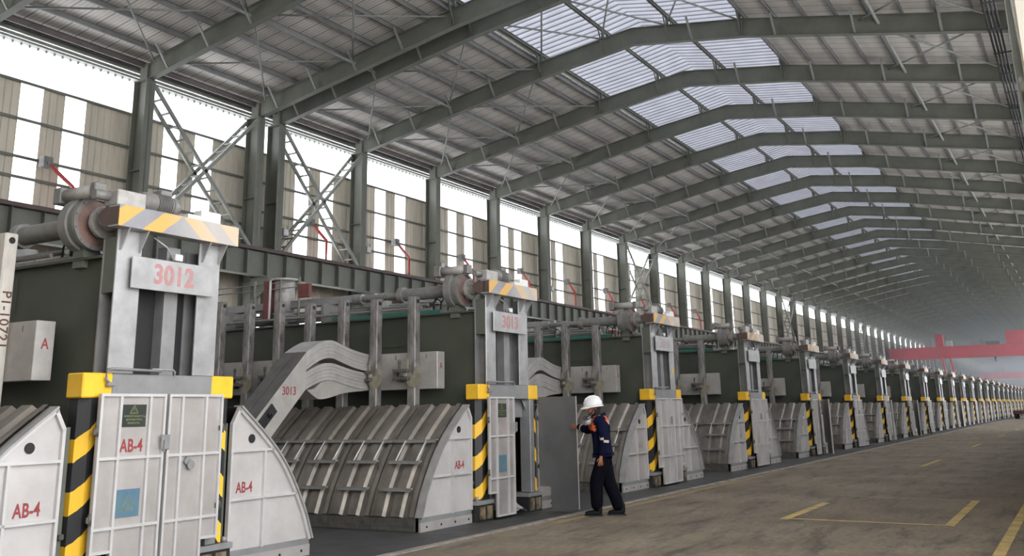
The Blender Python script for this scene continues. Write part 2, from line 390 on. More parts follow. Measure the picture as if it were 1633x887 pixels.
# steel frames
def isec(mb, x, path, depth, wf, tw=0.014, tf=0.02, m=0):
    "I-section swept along a polyline of (y, z) = its inner flange; depth is upward / outward"
    for (y0, z0), (y1, z1) in zip(path, path[1:]):
        mb.hexa([(x-tw/2, y0, z0), (x+tw/2, y0, z0), (x+tw/2, y1, z1), (x-tw/2, y1, z1), (x-tw/2, y0, z0+depth), (x+tw/2, y0, z0+depth), (x+tw/2, y1, z1+depth), (x-tw/2, y1, z1+depth)], m)
        for dz in (0, depth-tf):
            mb.hexa([(x-wf/2, y0, z0+dz), (x+wf/2, y0, z0+dz), (x+wf/2, y1, z1+dz), (x-wf/2, y1, z1+dz), (x-wf/2, y0, z0+dz+tf), (x+wf/2, y0, z0+dz+tf), (x+wf/2, y1, z1+dz+tf), (x-wf/2, y1, z1+dz+tf)], m)
    return mb
RD = 0.72
rb = MB(); isec(rb, 0, RAFT, RD, 0.26)
for y in (18.2, 9.42): rb.box(-.13, .13, y-.012, y+.012, rz_at(y), rz_at(y)+RD)
rafter_me = rb.data('rafter', M['steel'])
def column_data(y0, sgn):
    b = MB(); y1 = y0+sgn*.66; f = sgn*.022
    for ya in (y0, y1-f):
        b.box(-.2, .2, min(ya, ya+f), max(ya, ya+f), -.02, 13.36)
    b.box(-.009, .009, min(y0, y1), max(y0, y1), -.02, 13.36)
    b.box(-.22, .22, min(y0, y1)-.02, max(y0, y1)+.02, 13.33, 13.36)
    for z in (3.2, 6.6, 10.0): b.box(-.19, .19, min(y0, y1)+.02, max(y0, y1)-.02, z, z+.015)
    # stub above the cap that carries the roof edge
    b.box(-.1, .1, min(y0, y1)+.12, max(y0, y1)-.16, 13.36, 14.0)
    return b.data('column', M['steel'])
colL = column_data(YL, 1); colR = column_data(YR, -1)
braceY = [26.6, 24.6, 22.6, 20.4, 11.4, 8.2, 5.4, 2.6]
fly = MB()
fly.bar((0.02, 0, .03), (.62, 0.0, .80), .075, .06)
fly_me = fly.data('fly_brace', M['steel_light'])
for i, x in enumerate(FX):
    fr = empty('portal_frame', (x, 0, 0)); struct(fr)
    for nm, me in (('rafter', rafter_me), ('column', colL), ('column', colR)):
        if me is colR and x < 21: continue
        o = bpy.data.objects.new(nm, me); COL.objects.link(o); o.parent = fr
    if x < 150:
        for y in braceY:
            o = bpy.data.objects.new('fly_brace', fly_me); COL.objects.link(o); o.parent = fr
            o.location = (-.01, y, rz_at(y)); o.rotation_euler = (0, 0, PI)

# roof sheets, purlins, skylight
TOP = RD+0.20
def roof_poly(ys, extra=TOP): return [(y, rz_at(y)+extra) for y in ys]
rf = MB()
for ys in ((29.3, 18.2, ), (9.42, -1.4)):
    (y0, z0), (y1, z1) = roof_poly(ys)
    rf.hexa([(-6, y0, z0), (XE, y0, z0), (XE, y1, z1), (-6, y1, z1), (-6, y0, z0+.06), (XE, y0, z0+.06), (XE, y1, z1+.06), (-6, y1, z1+.06)])
roof = struct(rf.build('ceiling', M['roof']))
LIFT = 0.50
for k, (y, w) in enumerate([(28.3, 1), (27.0, 1), (25.7, 1), (24.4, 1), (23.1, 1), (21.8, 1), (20.5, 1), (19.2, 1), (18.32, 1), (9.3, 1), (8.2, 1), (7.1, 1), (6.0, 1), (4.9, 1), (3.8, 1), (2.7, 1), (1.6, 1), (.6, 1)]):
    z = rz_at(y)+RD; b = MB()
    b.box(-6, XE, y-.035, y+.035, z+.0, z+.015); b.box(-6, XE, y-.006, y+.006, z, z+.2); b.box(-6, XE, y-.04, y+.03, z+.185, z+.2)
    b.build('purlin', M['purlin'], roof)
for y in (22.7, 4.6):                                   # longitudinal strut tubes under the rafters
    b = MB(); b.tube([(-6, y, rz_at(y)+.42), (XE, y, rz_at(y)+.42)], .055, 8); b.build('strut', M['steel_light'], roof)
# raised translucent strip
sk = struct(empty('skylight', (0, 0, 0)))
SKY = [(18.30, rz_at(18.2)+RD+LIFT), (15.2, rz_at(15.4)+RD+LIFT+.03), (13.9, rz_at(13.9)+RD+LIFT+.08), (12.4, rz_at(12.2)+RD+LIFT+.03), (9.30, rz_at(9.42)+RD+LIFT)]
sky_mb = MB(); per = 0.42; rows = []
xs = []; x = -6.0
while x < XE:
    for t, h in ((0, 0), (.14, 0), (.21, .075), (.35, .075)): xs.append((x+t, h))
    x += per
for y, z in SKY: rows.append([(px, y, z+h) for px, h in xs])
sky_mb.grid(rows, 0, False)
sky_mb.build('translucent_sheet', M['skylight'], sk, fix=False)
for y in (18.1, 15.2, 12.4, 9.5):
    z = [q for q in SKY if abs(q[0]-y) < .25][0][1]-.16; b = MB()
    b.box(-6, XE, y-.05, y+.05, z, z+.02); b.box(-6, XE, y-.008, y+.008, z, z+.15); b.box(-6, XE, y-.05, y+.05, z+.13, z+.15)
    b.build('skylight_purlin', M['steel'], sk)
for y, s in ((18.24, 1), (9.36, -1)):                   # upstand along both edges of the strip
    b = MB(); z = rz_at(min(max(y, 9.42), 18.2))
    b.box(-6, XE, y-.015, y+.015, z+RD+.16, z+RD+LIFT+.0)
    b.build('upstand', M['steel_light'], sk)
post = MB()
for y in (18.1, 15.2, 12.4, 9.5):
    z0 = rz_at(y)+RD-.02; z1 = [q for q in SKY if abs(q[0]-y) < .25][0][1]-.16
    post.box(-.05, .05, y-.05, y+.05, z0, z1)
    for s in (-1, 1):
        post.bar((s*.45, y, z1), (s*.03, y, z0-.55), .045, .045); 
post_me = post.data('stub_post', M['steel'])
for x in FX:
    if x > 160: break
    o = bpy.data.objects.new('stub_post', post_me); COL.objects.link(o); o.parent = sk; o.location = (x, 0, 0)
    
# crossed rods below the purlins in every bay near the camera
def cross(xa, xb, ya, yb, dz=.50):
    g = struct(empty('roof_bracing', ((xa+xb)/2, (ya+yb)/2, rz_at((ya+yb)/2))))
    ox, oy, oz = g.location
    for p, q in (((xa+.15, ya), (xb-.15, yb)), ((xa+.15, yb), (xb-.15, ya))):
        b = MB(); b.tube([(p[0]-ox, p[1]-oy, rz_at(p[1])+dz-oz), (q[0]-ox, q[1]-oy, rz_at(q[1])+dz-oz)], .036, 6)
        b.build('brace_rod', M['steel_light'], g)
for xa, xb in zip(FX, FX[1:]):
    if xb > 90 or xb-xa < 2: continue
    cross(xa, xb, 27.2, 22.7); cross(xa, xb, 5.2, 1.0)
    if xb < 40: cross(xa, xb, 22.7, 18.4)
for xa, xb in ((21.84, 27.34), (28.55, 33.97)):
    cross(xa, xb, 18.0, 15.2, .7); cross(xa, xb, 15.2, 12.4, .7); cross(xa, xb, 12.4, 9.6, .7)

# ---- left wall: sheeted strips with white light strips between them
YW = 28.5
WT, WTOP = 12.28, 13.50
light_strips = {15.84: [], }
bays = [(a, b) for a, b in zip(FX, FX[1:])]
def strips_for(a, b):
    s = YW/28.3
    fixed = {9.9: [(17.5-6*.97, 18.3-6*.97), (19.1-6*.97, 19.9-6*.97)], 15.84: [(17.5, 18.3), (19.1, 19.9)], 21.84: [(23.19, 23.92), (24.68, 25.56)], 28.55: [(30.25, 31.12), (31.85, 32.74)],
             33.97: [(35.77, 36.59), (37.36, 38.2)], 39.97: [(42.03, 42.83), (43.63, 44.43)], 45.97: [(47.55, 48.35), (49.08, 49.90)],
             51.97: [(52.9, 53.7), (54.41, 55.34)], 57.97: [(59.1, 59.95), (60.64, 61.63)]}
    if a in fixed: return [(p*s, q*s) for p, q in fixed[a]]
    if b-a < 2: return []
    if a > 98: return []
    return [(a+1.25, a+2.05), (a+2.85, a+3.65)]
def sheet_run(mb, x0, x1, z0, z1, y=YW):
    "trapezoid-ribbed sheet"
    n = max(1, round((x1-x0)/.27)); p = (x1-x0)/n; pts = []
    for i in range(n):
        a = x0+i*p
        pts += [(a, 0), (a+p*.60, 0), (a+p*.70, .035), (a+p*.90, .035)]
    pts.append((x1, 0))
    mb.grid([[(px, y+h, z) for px, h in pts] for z in (z0, z1)], 0, False)
wl = MB(); win_rects = []
prev = -6.0
for bi, (a, b) in enumerate([(-6.0, 3.95)]+bays+[(FX[-1], XE)]):
    cur = a; k = strips_for(a, b) if a > 0 else []
    for (p, q) in k:
        sheet_run(wl, cur, p, 7.4, WT); cur = q
    sheet_run(wl, cur, b, 7.4, WT)
    win_rects.append((a, b, k))
sheet_run(wl, -6, 99.97, -.02, 4.2); sheet_run(wl, -6, 99.97, 5.6, 7.4); sheet_run(wl, 99.97, XE, -.02, 1.0); sheet_run(wl, 99.97, XE, 6.6, 7.4)
for x in FX:
    if x > 99: sheet_run(wl, x-.6, x+.6, 1.0, 6.6)
wall_left = struct(wl.build('wall_left', M['panel'], fix=False))
for z in (12.22, 10.98, 9.74, 9.08, 8.2, 5.6, 4.2, 2.2):
    b = MB(); b.box(-6, XE, YW-.07, YW-.005, z-.03, z+.03); b.box(-6, XE, YW-.09, YW-.07, z-.05, z+.05)
    b.build('girt', M['steel'], wall_left)
for i, (a, b, k) in enumerate(win_rects):
    m_ = MB()
    m_.box(a, b, YW+.005, YW+.015, WT, WTOP)
    for p, q in k: m_.box(p, q, YW+.005, YW+.015, 7.4, WT)
    m_.box(a+.6, b-.6 if b-a > 2 else b-.3, YW+.005, YW+.015, 4.2 if a < 99 else 1.0, 5.6 if a < 99 else 6.6)
    struct(m_.build('window_%d' % (i+1), M['pane']))
# eave: gutter box, louvre rails
ev = MB()
ev.box(-6, XE, YW-.25, YW+.5, 13.50, 13.56)
ev.box(-6, XE, YW-.05, YW, 13.56, 13.66); ev.box(-6, XE, YW-.05, YW, 13.70, 13.80); ev.box(-6, XE, YW-.05, YW, 13.85, 14.25)
x = -5.7
while x < 150: ev.box(x, x+.05, YW-.10, YW-.05, 13.42, 13.56); x += .3
ev.box(-6, XE, YW-.55, YW-.50, 14.06, 14.12)
struct(ev.build('trim_1', M['steel_light']))
ev = MB(); ev.box(-6, XE, YL+.30, YL+.38, 13.84, 14.02); ev.box(-6, XE, YL+.26, YL+.46, 14.02, 14.05)
struct(ev.build('trim_2', M['eave']))
struct(MB().box(-6, XE, YW+.01, YW+.02, 13.56, 14.0).build('window_190', M['pane']))
# ---- right wall, its big window band and the far gable
wr = MB()
sheet_run(wr, 14.9, 63.97, -.02, 5.5, .14); sheet_run(wr, 63.97, XE, -.02, .9, .14); sheet_run(wr, 14.9, XE, 12.6, 14.2, .14)
for x in FX:
    if x > 15: sheet_run(wr, x-.5, x+.5, 5.5 if x < 60 else .9, 12.6, .14)
wall_right = struct(wr.build('wall_right', M['panel'], fix=False))
for z in (12.6, 10.5, 8.5, 6.0, 3.5):
    b = MB(); b.box(14.9, XE, .16, .24, z-.04, z+.04); b.build('girt', M['steel'], wall_right)
wr = MB(); sheet_run(wr, 9, 14.9, -.02, 5.5, -1.2); sheet_run(wr, -8, 0, -.02, 5.5, -1.2); sheet_run(wr, -8, 14.9, 12.6, 14.6, -1.2)
for x in (-6, 3.95, 9.9, 14.6): sheet_run(wr, x-.5, x+.5, 5.5, 12.6, -1.2)
wr.build('wall_bay', M['panel'], wall_right, fix=False)
n_ = len(win_rects)
for i, (a, b) in enumerate([q for q in bays if q[0] > 15 and q[1]-q[0] > 2]):
    struct(MB().box(a+.5, b-.5, .12, .13, 5.5 if a < 60 else .9, 12.6).build('window_%d' % (n_+1+i), M['pane']))  # unseen far panes carried down low to add light to the far roof
for i, (a, b) in enumerate(((-5.5, 3.45), (4.45, 9.4), (10.4, 14.1))):
    struct(MB().box(a, b, -1.22, -1.21, 5.5, 12.6).build('window_%d' % (200+i), M['pane']))
ge = MB(); ge.box(14.8, 14.9, -1.2, .14, -.02, 14.4); ge.build('wall_return', M['panel'], wall_right)
ge = MB(); ge.prism([(-.3, -.02), (29.3, -.02), (29.3, rz_at(28.5)+1.0), (13.9, 17.2), (-.3, rz_at(.6)+1.0)], 0, XE, XE+.1)
struct(ge.build('wall_far', M['gear']))
ge = MB(); ge.box(-6.1, -6, -1.3, 29.3, -.02, 17.0); struct(ge.build('wall_near', M['panel']))

portal('window_light_left', (170, YW-.6, 12.9), (-PI/2, 0, 0), 350, 1.3)
portal('window_light_right', (180, .3, 6.75), (PI/2, 0, 0), 330, 11.8)
portal('low_window_light', (222, YW-.6, 3.8), (-PI/2, 0, 0), 246, 5.7)
portal('roof_light', (170, 13.8, 15.3), (0, 0, 0), 350, 8.6)
portal('entrance_light', (4, -1.1, 6.3), (PI/2, 0, 0), 22, 12.7)

# crossed lattice bracing between columns
def lattice(xa, xb):
    g = struct(empty('wall_bracing', ((xa+xb)/2, YL+.2, 7.8)))
    ox, oy, oz = g.location
    xa, xb = xa+.2-ox, xb-.2-ox
    for (x0, z0, x1, z1) in ((xa, 0.1, xb, 5.4), (xa, 5.4, xb, 0.1)):
        b = MB()
        for dy in (-.17, .43):
            b.bar((x0, dy, z0), (x1, dy, z1), .09, .13)
        n = 13
        for i in range(1, n):
            t = i/n
            b.bar((x0+(x1-x0)*t, -.17, z0+(z1-z0)*t), (x0+(x1-x0)*t, .43, z0+(z1-z0)*t), .09, .05)
        b.build('lattice_brace', M['steel_light'], g)
for a, b in bays:
    if b-a > 2 and (abs(a-21.84) < .1 or abs(a-28.55) < .1 or abs(a-63.97) < .1 or abs(a-105.97) < .1 or abs(a-147.97) < .1): lattice(a, b)

# crane runway beams
def runway(y, inward):
    b = MB()
    b.box(-6, XE, y-.012, y+.012, 6.80, 7.72); b.box(-6, XE, y-.2, y+.2, 6.77, 6.80)
    b.box(-6, XE, y-.26, y+.26, 7.72, 7.76, 1); b.box(-6, XE, y-.05, y+.05, 7.76, 7.90, 1)
    x = -5.4
    while x < 200: b.box(x-.01, x+.01, y-.19, y+.19, 6.8, 7.72); x += 1.05
    return b
o = struct(runway(26.85, -1).build('crane_runway', [M['steel'], M['brown']]))
corb = MB(); corb.box(-.2, .2, 26.6, YL+.02, 6.50, 6.77); corb.prism([(26.6, 6.5), (YL+.02, 6.5), (YL+.02, 5.9)], 0, -.02, .02)
cm = corb.data('corbel', M['steel'])
for x in FX:
    if x < 120:
        q = bpy.data.objects.new('corbel', cm); COL.objects.link(q); q.parent = o; q.location = (x, 0, 0)

# conductor bars along the right wall
cb = empty('conductor_rail', (20, .75, 10.9)); tag(cb, 'set of four black conductor bars running along the right wall below the roof', 'conductor rail')
for y, z in ((.93, 11.0), (.84, 11.0), (.77, 11.15), (.68, 11.15)):
    b = MB(); b.tube([(0, y-.75, z-10.9), (240, y-.75, z-10.9)], .028, 6); b.build('conductor_bar', M['dark'], cb)
br = MB(); br.box(-.025, .025, -.40, .22, -.03, .0); br.box(-.02, .02, -.40, -.36, 0, .3)
bm_ = br.data('rail_bracket', M['dark'])
for i in range(60):
    q = bpy.data.objects.new('rail_bracket', bm_); COL.objects.link(q); q.parent = cb; q.location = (i*2.0+.5, 0, .05)
#CELLS
# ------------------------------------------------------------------ smelting cells
YC = 7.92                               # aisle-side face of a cell
CX = [6.70, 13.47, 20.18, 26.90] + [26.90+6.72*(i+1) for i in range(22)]
ARC = [(1.10, 1.64), (1.53, 1.30), (1.85, .97), (2.13, .53), (2.245, .27), (2.29, .16)]
def catmull(P, n=5):
    out = []
    for i in range(len(P)-1):
        p0 = P[max(i-1, 0)]; p1 = P[i]; p2 = P[i+1]; p3 = P[min(i+2, len(P)-1)]
        for k in range(n):
            t = k/n
            out.append(tuple(.5*(2*b+(c-a)*t+(2*a-5*b+4*c-d)*t*t+(-a+3*b-3*c+d)*t**3) for a, b, c, d in zip(p0, p1, p2, p3)))
    out.append(tuple(P[-1])); return out
ARCS = catmull(ARC, 4)
def arc_at_z(z):
    for (u0, z0), (u1, z1) in zip(ARCS, ARCS[1:]):
        if z1 <= z <= z0: return u0+(u1-u0)*(z0-z)/(z0-z1)
    return ARCS[-1][0]
def arc_normals():
    N = []
    for i in range(len(ARCS)):
        a = ARCS[max(i-1, 0)]; b = ARCS[min(i+1, len(ARCS)-1)]
        d = Vector((b[0]-a[0], b[1]-a[1])).normalized(); N.append((-d.y, d.x))
    return N
ARCN = arc_normals()

def door_leaf(parent, side, w, extra):
    "ribbed door leaf with its hinge line at the local origin; side +1 opens to +x from the left post"
    s = side
    o = empty('door_leaf', (0, 0, 0)); o.parent = parent
    notch = .215
    def X(a): return s*a
    def bx(mb, a, b, y0, y1, z0, z1, m=0): mb.box(min(X(a), X(b)), max(X(a), X(b)), y0, y1, z0, z1, m)
    b = MB()
    bx(b, .0, notch, 0, .018, .36, 1.765); bx(b, notch, w, 0, .018, .02, 1.765)
    b.build('door_sheet', M['sheet'], o)
    b = MB(); r = .026; d = -.028
    bx(b, 0, r, d, .0, .36, 1.765); bx(b, w-r, w, d, 0, .02, 1.765)
    bx(b, notch-.003, notch-.003+r, d, 0, .02, 1.74); bx(b, w*.735, w*.735+r, d, 0, .045, 1.74)
    for z in (1.739, 1.17, .56): bx(b, r, w-r, d*.9, 0, z, z+r)
    bx(b, notch, w-r, d*.9, 0, .02, .02+r); bx(b, r, notch, d*.9, 0, .36, .36+r)
    b.build('rib_frame', M['rib'], o)
    if extra == 'closed' or True:
        b = MB()
        for z in (.62, 1.38): b.tube([(X(-.012), -.012, z), (X(-.012), -.012, z+.09)], .018, 8); bx(b, -.05, .03, -.02, -.006, z+.02, z+.07)
        b.build('hinge', M['clamp_dark'], o)
    return o

def make_cell():
    c = empty('smelting_cell', (0, YC, 0))
    # superstructure girders (long olive plates running away from the aisle)
    for s in (-1, 1):
        b = MB(); u = .60
        b.box(min(s*u, s*(u-.02)), max(s*u, s*(u-.02)), .215, 12.0, 1.45, 3.07); b.box(min(s*(u+.07), s*(u-.10)), max(s*(u+.07), s*(u-.10)), .215, 12.0, 3.07, 3.095)
        b.box(min(s*(u+.012), s*u), max(s*(u+.012), s*u), 1.62, 2.16, 2.60, 3.0)
        b.build('girder', M['girder'], c)
    b = MB(); b.box(-.58, .58, .23, 12, 3.0, 3.02); b.box(-.95, .95, .24, 12.0, 1.42, 1.45); b.build('deck_plate', M['dark'], c)
    # portal legs: silver flange, web, rear flange, filler box
    for s in (-1, 1):
        b = MB()
        b.cbox(min(s*.655, s*.365), max(s*.655, s*.365), 0, .022, 1.955, 3.335, .004, 0)
        b.box(min(s*.51, s*.53), max(s*.51, s*.53), .022, .19, 1.955, 3.335, 1)
        b.box(min(s*.655, s*.365), max(s*.655, s*.365), .19, .212, 1.955, 3.25, 1)
        b.box(min(s*.652, s*.53), max(s*.652, s*.53), .024, .188, 2.72, 3.26, 2)
        b.build('portal_leg', [M['silver'], M['silver_grey'], M['olive']], c)
    b = MB(); b.box(-.365, .365, .205, .215, 1.955, 3.0, 0); b.box(.0, .17, .07, .205, 1.955, 3.25, 1); b.box(-.365, -.26, .12, .205, 1.955, 3.2, 2)  # black sheet paints in the shaded recess between the legs
    b.build('back_panel', [M['dark'], M['silver_grey'], M['black']], c)
    # top beam
    b = MB(); b.cbox(-.77, .77, -.14, -.128, 3.335, 3.545, .003, 0); b.build('beam_face', M['chevron'], c)
    b = MB(); b.box(-.768, .768, -.127, .02, 3.336, 3.350, 0); b.box(-.768, .768, -.127, .02, 3.53, 3.544, 0); b.box(-.768, .768, -.05, -.03, 3.35, 3.53, 1)
    b.box(-.768, -.752, -.127, .02, 3.35, 3.53, 1); b.box(.752, .768, -.127, .02, 3.35, 3.53, 0)
    b.build('top_beam', [M['silver'], M['brown']], c)
    for u in (-.77, -.50):
        b = MB(); b.prism([(.02, 3.34), (.02, 3.54), (.06, 3.54), (.15, 3.50), (.17, 3.455), (.15, 3.41), (.06, 3.34)], 0, u, u+.03)
        b.build('bearing_arm', M['brown'], c)
    b = MB(); b.tube([(-.70, .15, 3.455), (-.46, .15, 3.455)], .045, 14); b.build('bearing_pin', M['gear'], c)
    for u in (-.625, -.40, .40, .625):
        b = MB(); b.prism([(-.13, 3.335), (.0, 3.335), (.0, 3.14), (-.012, 3.13)], 0, u-.008, u+.008); b.build('gusset', M['silver'], c)
    b = MB(); b.cbox(-.51, .52, -.055, -.035, 2.77, 3.085, .004); 
    b.build('number_plate', M['silver'], c)
    b = MB(); b.cbox(.02, .12, -.04, .03, 3.10, 3.17, .008, 0); b.tube([(-.25, -.02, 3.30), (-.10, -.04, 3.22), (.0, -.03, 3.10)], .008, 6, 1)
    b.build('limit_switch', [M['white'], M['silver']], c)
    # drive on top: motor, boxes
    b = MB(); b.lathe([(-.42, .0), (-.42, .085), (-.40, .10), (-.26, .10), (-.255, .085), (-.06, .085), (-.05, .10), (.0, .10), (.01, .06), (.06, .05), (.06, .0)], (0, .02, 3.655), 0, 20)
    for i in range(9): b.lathe([(-.25+i*.02, .0), (-.25+i*.02, .105), (-.242+i*.02, .105), (-.242+i*.02, 0)], (0, .02, 3.655), 0, 18)
    b.box(-.40, .04, -.06, .10, 3.545, 3.57); b.cbox(-.22, -.08, -.05, .09, 3.74, 3.80, .01)
    b.build('motor', M['gear'], c)
    b = MB(); b.cbox(-.77, -.44, -.10, .10, 3.545, 3.70, .008); b.tube([(-.80, .0, 3.63), (-.95, .02, 3.63)], .05, 12, 1); b.build('reducer_box', [M['gear_pale'], M['gear']], c)
    b = MB(); b.cbox(.27, .54, -.10, .02, 3.545, 3.665, .006); b.box(.10, .27, -.09, .0, 3.545, 3.60); b.build('junction_box', M['white'], c)
    # gear drum, jack tube
    cc = (-.57, 0, 3.445)
    b = MB()
    b.lathe([(.13, .0), (.13, .06), (.14, .092), (.315, .092), (.315, .165), (.36, .165), (.36, .105), (.45, .105)], cc, 1, 28, 0)
    for i in range(10):
        a = 2*PI*i/10; p = Vector((cc[0]+.135*math.cos(a), .30, cc[2]+.135*math.sin(a)))
        b.tube([p, p+Vector((0, .02, 0))], .016, 6, 0)
    b.build('coupling_flange', M['gear_pale'], c)
    b = MB()
    b.lathe([(.45, .10), (.45, .235, 1), (.43, .235, 0), (.43, .275, 0), (.47, .278, 0), (.475, .262, 0), (.56, .262, 0), (.565, .285, 0), (.68, .285, 0), (.70, .26, 0), (.72, .10, 0), (.73, 0., 0)], cc, 1, 36, 0)
    for i in range(12):
        a = 2*PI*(i+.5)/12; p = Vector((cc[0]+.255*math.cos(a), .415, cc[2]+.255*math.sin(a))); b.tube([p, p+Vector((0, .02, 0))], .012, 6, 0)
    b.cbox(cc[0]-.12, cc[0]+.12, .48, .66, cc[2]+.22, cc[2]+.31, .02)
    b.build('gear_drum', [M['gear'], M['rust']], c)
    b = MB(); b.tube([(cc[0]-.13, .34, 3.745), (cc[0]-.13, .78, 3.745)], .072, 16); b.cbox(cc[0]-.21, cc[0]-.05, .78, .90, 3.66, 3.83, .01, 1); b.cbox(cc[0]-.20, cc[0]-.06, .26, .34, 3.67, 3.82, .01, 1)
    b.build('drum_motor', [M['gear_pale'], M['gear']], c)
    b = MB(); b.lathe([(.70, .102), (1.62, .102), (1.62, .132), (1.72, .132), (1.72, .07), (1.80, .055), (2.05, .052), (2.05, .075), (2.14, .075), (2.14, .05), (2.5, .05), (2.5, .09), (2.68, .09), (2.68, .0)], cc, 1, 22)
    b.build('jack_tube', M['gear'], c)
    b = MB(); b.box(-.66, -.47, .50, .66, 3.0, 3.22); b.box(-.68, -.45, .46, .70, 3.095, 3.12); b.build('drum_seat', M['olive'], c)
    b = MB(); b.tube([(-.10, 4.75, 3.4), (-.10, 4.75, 3.98)], .19, 20, 0); b.tube([(-.10, 4.75, 3.98), (-.10, 4.75, 4.02)], .25, 20, 0); b.build('gas_cylinder', M['gear_pale'], c)
    b = MB(); b.box(-.33, -.22, 4.90, 5.05, 3.25, 3.98); b.box(-.345, -.33, 4.86, 4.90, 3.25, 3.98, 1); b.build('red_plate', [M['red_dull'], M['white']], c)
    b = MB(); b.box(-.33, -.25, 3.95, 4.20, 3.62, 3.86); b.build('red_box', M['red_dull'], c)
    # pipework and long members on the roof of the cell
    b = MB(); b.cbox(-.13, .0, 2.6, 11.5, 3.46, 3.60, .01); b.build('shaft_beam', M['silver_grey'], c)
    b = MB()
    for (u, z, r) in ((-.22, 3.30, .03), (-.10, 3.22, .045), (-.40, 3.24, .025), (.05, 3.38, .02)): b.tube([(u, 1.4, z), (u, 11.5, z)], r, 8)
    for v in (2.4, 3.5, 4.6, 5.9, 7.2): b.box(-.42, .1, v, v+.06, 3.10, 3.46)
    b.build('pipe_rack', M['gear'], c)
    b = MB(); b.cbox(-.52, -.42, .95, 3.2, 3.10, 3.17, .005); b.build('teal_channel', M['teal'], c)
    b = MB()
    for v in (4.2, 4.65, 5.3):
        b.tube([(-.30, v, 3.1), (-.30, v, 4.0)], .025, 6)
    for z in (3.82, 3.93): b.tube([(-.30, 4.2, z), (-.30, 7.0, z)], .012, 6)
    b.build('hand_rail', M['gear'], c)
    for v in (.85, 1.0, 2.3): MB().tube([(-.45, v, 3.15), (-.47, v-.03, 3.30), (-.47, v+.06, 3.36), (-.45, v+.13, 3.28), (-.45, v+.14, 3.12)], .012, 6).build('cable_loop', M['rubber'], c)
    # lintel with yellow ends
    b = MB(); b.cbox(-.92, -.60, -.02, .215, 1.727, 1.955, .012, 0); b.cbox(.62, .92, -.02, .215, 1.727, 1.955, .012, 0); b.cbox(-.60, .62, -.016, .21, 1.735, 1.952, .008, 1)
    b.build('lintel', [M['yellow'], M['silver_grey']], c)
    b = MB(); b.tube([(-.66, -.045, 1.86), (-.70, -.05, 1.90), (-.70, -.05, 1.985), (-.64, -.05, 1.995), (-.08, -.06, 1.985)], .014, 8); b.tube([(-.20, -.06, 2.0), (.06, -.06, 2.0), (.085, -.06, 1.98), (.085, -.06, 1.92)], .012, 8); b.cbox(-.69, -.61, -.075, -.02, 1.83, 1.87, .008)
    b.build('air_pipe', M['silver_grey'], c)
    # striped posts on blocks
    for s in (-1, 1):
        pl = [(s*.885, .20), (s*.885, .075), (s*.80, .0), (s*.60, .0), (s*.60, .20)] if s < 0 else [(.885, .20), (.885, .03), (.86, .0), (.775, .0), (.775, .20)]
        b = MB(); b.prism(pl, 2, .285, 1.727); b.build('striped_post', M['hazard'], c)
        b = MB()
        b.box(min(s*.98, s*.54), max(s*.98, s*.54), -.02, .26, -.02, .215, 0); b.cbox(min(s*1.0, s*.52), max(s*1.0, s*.52), -.04, .28, .215, .275, .004, 1)
        for k in range(2): b.box(min(s*(.58+.2*k), s*(.72+.2*k)), max(s*(.58+.2*k), s*(.72+.2*k)), -.034, -.02, .01, .19, 2)
        b.tube([(s*.93, .02, .275), (s*.93, .02, .33)], .028, 10, 1)
        b.build('post_block', [M['black'], M['silver_grey'], M['wood']], c)
    # end panels: quarter arcs either side of the door
    for s in (-1, 1):
        A = [(s*a, z) for a, z in ARCS]
        poly = [(s*1.0, 0.16), (s*1.0, 1.46)]+A
        pm = MB(); pm.prism(poly, 1, .08, .092)
        pan = pm.build('end_panel', M['sheet'], c)
        b = MB()
        y0, y1 = .045, .08
        def bx(a, q, z0, z1): b.box(min(s*a, s*q), max(s*a, s*q), y0, y1, z0, z1)
        bx(1.0, 1.03, .16, 1.46)
        bx(1.03, arc_at_z(1.18)-.01, 1.165, 1.192); bx(1.03, arc_at_z(.68)-.01, .665, .692)
        bx(1.50, 1.526, .16, 1.165)
        for i in range(len(ARCS)-1):
            (a0, z0), (a1, z1) = ARCS[i], ARCS[i+1]; n0, n1 = ARCN[i], ARCN[i+1]; t = -.034
            b.hexa([(s*a0, y0, z0), (s*a1, y0, z1), (s*a1, y1, z1), (s*a0, y1, z0), (s*(a0+n0[0]*-t*-1), y0, z0+n0[1]*t), (s*(a1+n1[0]*t), y0, z1+n1[1]*t), (s*(a1+n1[0]*t), y1, z1+n1[1]*t), (s*(a0+n0[0]*t), y1, z0+n0[1]*t)])
        b.prism([(s*1.0, 1.46), (s*1.03, 1.44), (s*1.12, 1.60), (s*1.10, 1.64)], 1, y0, y1)
        b.build('panel_rib', M['rib'], pan)
        b = MB()                                             # rolled rim
        for i in range(len(ARCS)-1):
            (a0, z0), (a1, z1) = ARCS[i], ARCS[i+1]; n0, n1 = ARCN[i], ARCN[i+1]; t = .02
            b.hexa([(s*a0, .02, z0), (s*a1, .02, z1), (s*a1, .15, z1), (s*a0, .15, z0), (s*(a0+n0[0]*t), .02, z0+n0[1]*t), (s*(a1+n1[0]*t), .02, z1+n1[1]*t), (s*(a1+n1[0]*t), .15, z1+n1[1]*t), (s*(a0+n0[0]*t), .15, z0+n0[1]*t)])
        b.build('panel_rim', M['hood_bar'], pan)
        b = MB(); b.box(min(s*1.0, s*2.29), max(s*1.0, s*2.29), .07, .094, .10, .165, 0); b.box(min(s*1.0, s*2.29), max(s*1.0, s*2.29), .06, .094, -.02, .10, 1)
        for u in (1.1, 1.45, 1.8, 2.15): b.tube([(s*u, .05, .04), (s*u, .062, .04)], .014, 8, 2)
        b.build('kick_strip', [M['silver_grey'], M['sheet'], M['dark']], pan)
